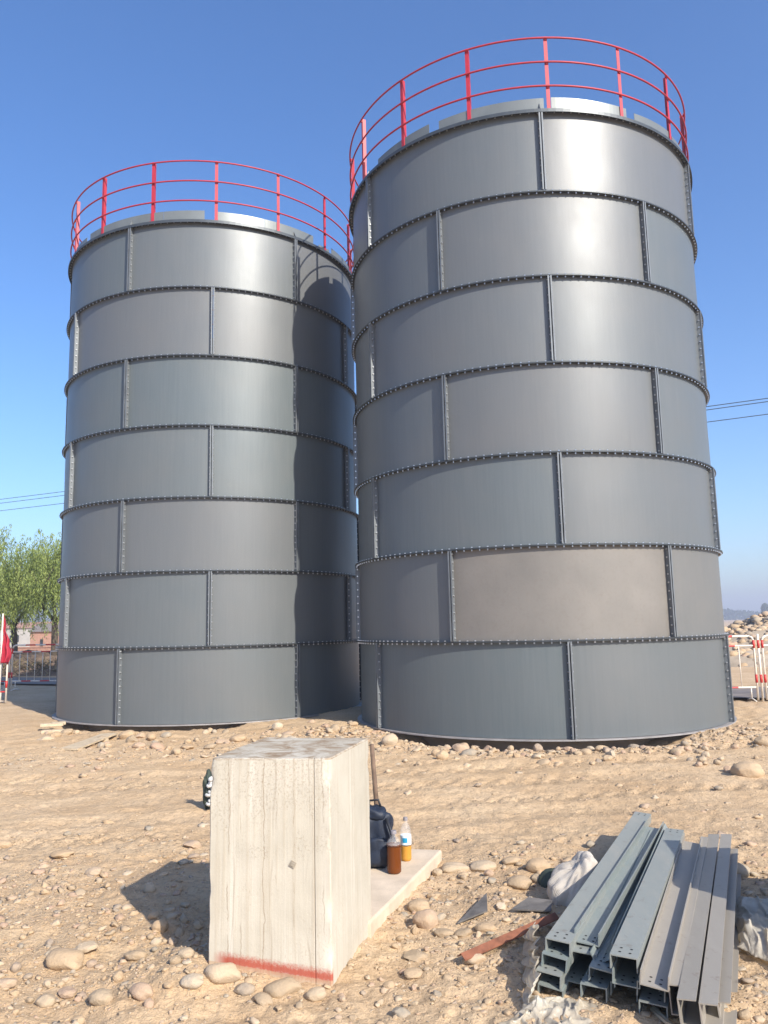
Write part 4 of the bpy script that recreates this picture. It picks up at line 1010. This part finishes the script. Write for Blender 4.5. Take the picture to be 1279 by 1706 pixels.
def fberm():
    x = bp_.x - 1 + random.uniform(-9, 9); y = bp_.y + 4.0 + random.gauss(0, 1.3) - .35 * (x - bp_.x + 1); return x, y, float(gz(x, y)) + random.uniform(.0, .5)
brush(9000, fberm, .12, .6, .03, 'brush', 'dry_brush', 'dry brown weeds along the earth bank at the left', 'weeds')

# ------------------------------------------------------------------ willows
def willow(base, H, spread, seed, label, fork=.34, nl=15000, tone=(0, 1), dens_=1.0):
    rr = random.Random(seed); root = empty('willow_tree', base, label, 'tree', 'willows beyond the left barrier')
    mb = MB(); r0 = H * .023
    fk = Vector((rr.uniform(-.1, .1), 0, H * fork)); mb.tube([(0, 0, -.1), (.02, 0, H * fork * .5), fk], [r0 * 1.25, r0, r0 * .95], 8)
    tips = []
    def limb(p, d, L, r, lev):
        n = 5; pts = [p]; rad = [r]
        for i in range(n):
            d = (d + Vector((rr.gauss(0, .13), rr.gauss(0, .13), .10))).normalized(); p = p + d * L / n; pts.append(p); rad.append(r * (1 - .55 * (i + 1) / n))
        mb.tube(pts, rad, 6)
        if lev >= 2: tips.extend(pts[2:]); return
        for k in range(3 + (lev == 0)):
            q = pts[rr.randrange(2, n + 1)]; a = rr.uniform(0, 6.28); nd = (d * .8 + Vector((math.cos(a), math.sin(a), .2)) * .8).normalized(); limb(q, nd, L * rr.uniform(.5, .75), rad[-1] * .75, lev + 1)
    for k in range(4):
        a = k * 1.57 + rr.uniform(-.4, .4) + .6; limb(fk, Vector((math.cos(a) * .75 * spread, math.sin(a) * .75 * spread, 1)).normalized(), H * .38, r0 * .6, 0)
    mb.build('trunk', M['bark'], root, True)
    V = []; F = []; cols = []
    top = max(t.z for t in tips); sc_ = (H - .15) / (top + .2)
    n = 0
    while n < nl:
        t = rr.choice(tips); t = Vector((t.x + rr.gauss(0, .32), t.y + rr.gauss(0, .32), t.z * sc_ + rr.gauss(0, .22)))
        Ls = rr.uniform(.6, 2.6) * (.35 + .65 * min(1, Vector((t.x, t.y)).length / (H * .28))) * H / 6.5; out = Vector((t.x, t.y, 0)).normalized() * .25
        tn = min(1, max(0, rr.gauss(.5, .22)));m = int(12 + Ls * 18); drift = Vector((rr.gauss(0, .12), rr.gauss(0, .12), 0))
        if t.z - Ls < H * .22: Ls = max(.3, t.z - H * rr.uniform(.20, .40))
        for i in range(m):
            u = i / m; p = t + out * (u ** .6) * .8 + drift * u + Vector((0, 0, .12 * math.sin(min(1, u * 3) * 3.14) - Ls * u)) + Vector((rr.gauss(0, .035), rr.gauss(0, .035), 0))
            d = Vector((rr.gauss(0, .5), rr.gauss(0, .5), -1)).normalized(); L = rr.uniform(.09, .17); s = d.orthogonal().normalized(); s = Matrix.Rotation(rr.uniform(0, 3.1), 3, d) @ s * .017
            k = len(V); V += [p, p + d * L * .5 + s, p + d * L, p + d * L * .5 - s]; F.append((k, k + 1, k + 2, k + 3))
            c = min(1, max(0, tn + rr.gauss(0, .12))); c = tone[0] + (tone[1] - tone[0]) * c; cols += [(c, c, c, 1)] * 4
        n += m
    np_mesh('crown', V, F, M['leaf'], False, cols, root); return root
def wb(px, py): p = spot(px, py, .1); return (p.x, p.y, float(gz(p.x, p.y)))
willow(wb(22, 1119), 5.5, 1.0, 21, 'willow at the far left with a forked trunk behind the flag', .34, 26000)
willow(wb(88, 1121), 6.1, .95, 34, 'taller willow touching the outline of the left tank', .33, 26000)
b = wb(10, 1104); willow((b[0] - 4, b[1] + 2, b[2]), 6.3, 1.0, 55, 'paler willow behind the other two at the left edge', .3, 15000, (.3, 1))
# low structures beyond the willows
p = spot(45, 1098, 0); mb = MB(); mb.box((0, 0, .3), (14, .25, .6)); mb.box((0, 0, .63), (14.1, .35, .06)); o = mb.build('brick_wall', M['brick']); o.location = (p.x * 1.0 - 2, p.y + 5, .05); o.rotation_euler = (0, 0, -.2); tag(o, 'low orange brick wall seen under the willows', 'wall')
def shed(px, Y, w, d, h, mat, label, name='shed'):
    p = at(px, 1060, Y); root = empty(name, (p.x, p.y, .1), label, 'building'); mb = MB(); mb.box((0, 0, h / 2), (w, d, h)); mb.build('wall', M[mat], root)
    mb = MB(); mb.add([(-w / 2 - .2, -d / 2 - .2, h), (w / 2 + .2, -d / 2 - .2, h), (w / 2 + .2, d / 2 + .2, h), (-w / 2 - .2, d / 2 + .2, h), (-w / 2 - .2, 0, h + .7), (w / 2 + .2, 0, h + .7)], [(0, 1, 5, 4), (2, 3, 4, 5), (1, 2, 5), (3, 0, 4), (3, 2, 1, 0)]); mb.build('roof', M['brick'] if mat == 'pale' else M['asphalt'], root)
    mb = MB(); mb.box((0, -d / 2 - .02, h * .45), (w * .12, .05, h * .35)); mb.build('window', M['wire'], root)
shed(86, 70, 2.0, 4, 1.7, 'brick', 'small brick red shed behind the taller willow')
shed(40, 95, 9, 5, 2.2, 'pale', 'long pale farm building far behind the willows')

# ------------------------------------------------------------------ far tree line, wires
def far_trees(x0, x1, y, h, n, name, label):
    V = []; F = []; cols = []
    for i in range(n):
        u = random.random(); x = x0 + (x1 - x0) * u; hh = h * (.55 + .9 * max(0, N1(x * .022, 3) + .35)); z = hh * random.random() ** .8; yy = y + random.uniform(-12, 12)
        s = random.uniform(.5, 1.3); c = random.random(); k = len(V)
        a, b = Vector((random.gauss(0, 1), random.gauss(0, 1), random.gauss(0, 1))).normalized() * s, Vector((random.gauss(0, 1), random.gauss(0, .5), random.gauss(0, 1))).normalized() * s
        p = Vector((x, yy, z)); V += [p - a, p - b, p + a, p + b]; F.append((k, k + 1, k + 2, k + 3)); cols += [(c, c, c, 1)] * 4
    return tag(np_mesh(name, V, F, M['farleaf'], False, cols), label, 'trees', None, 'stuff')
far_trees(-420, 480, 560, 8.5, 26000, 'distant_trees', 'hazy blue tree line on the horizon')
p = at(1276, 1030, 380)
rt = empty('distant_tree', (p.x, 380, 0), 'taller hazy tree on the horizon at the right edge', 'tree'); mb = MB(); mb.tube([(0, 0, 0), (0, 0, 6)], [.3, .12], 8); mb.build('trunk', M['bark'], rt, True)
V = []; F = []; cols = []
for i in range(1500):
    d = Vector((random.gauss(0, 1), random.gauss(0, 1), random.gauss(0, 1))).normalized() * random.random() ** .4; q_ = Vector((d.x * 2.0, d.y * 2.0, 5.2 + d.z * 3.2)); s = .28; k = len(V)
    a = Vector((random.gauss(0, 1), random.gauss(0, 1), random.gauss(0, 1))).normalized() * s; b = a.orthogonal().normalized() * s; V += [q_ - a, q_ - b, q_ + a, q_ + b]; F.append((k, k + 1, k + 2, k + 3)); c = random.random(); cols += [(c, c, c, 1)] * 4
np_mesh('crown', V, F, M['farleaf'], False, cols, rt)
WI = [((0, 832), (1279, 663.5), 'uppermost of the three power lines passing behind the tanks'), ((0, 838.5), (1279, 669), 'middle power line of the three passing behind the tanks'), ((0, 851), (1279, 690), 'lowest of the three power lines passing behind the tanks')]
for i, (l, r, lb) in enumerate(WI):
    A = at(*l, 66 + i * .5); B = at(*r, 40 + i * .5); d = B - A; A2 = A - d * .9; B2 = B + d * .5; mb = MB()
    pts = []
    for k in range(33):
        u = k / 32; q_ = A2.lerp(B2, u); uu = -.9 + 2.4 * u; q_.z += 1.1 * (uu - 0) * (uu - 1) * .35; pts.append(q_)
    mb.tube(pts, .022, 6); tag(mb.build('power_line', M['wire'], None, True), lb, 'power line', 'power lines')

# ------------------------------------------------------------------ haze
HZ = 0.0018
mb = MB(); mb.box((0, 0, 14.5), (2700, 2700, 35)); o = mb.build('haze', M['pale']); o.data.materials.clear()
hm = bpy.data.materials.new('haze_air'); hm.use_nodes = True; nt = hm.node_tree; nt.nodes.clear(); ou = nt.nodes.new('ShaderNodeOutputMaterial'); vp = nt.nodes.new('ShaderNodeVolumePrincipled')
vp.inputs['Color'].default_value = (.88, .90, 1, 1); vp.inputs['Density'].default_value = HZ; vp.inputs['Anisotropy'].default_value = .2; nt.links.new(vp.outputs[0], ou.inputs['Volume'])
o.data.materials.append(hm); tag(o, 'thin pale haze over the whole site', 'haze', None, 'stuff')
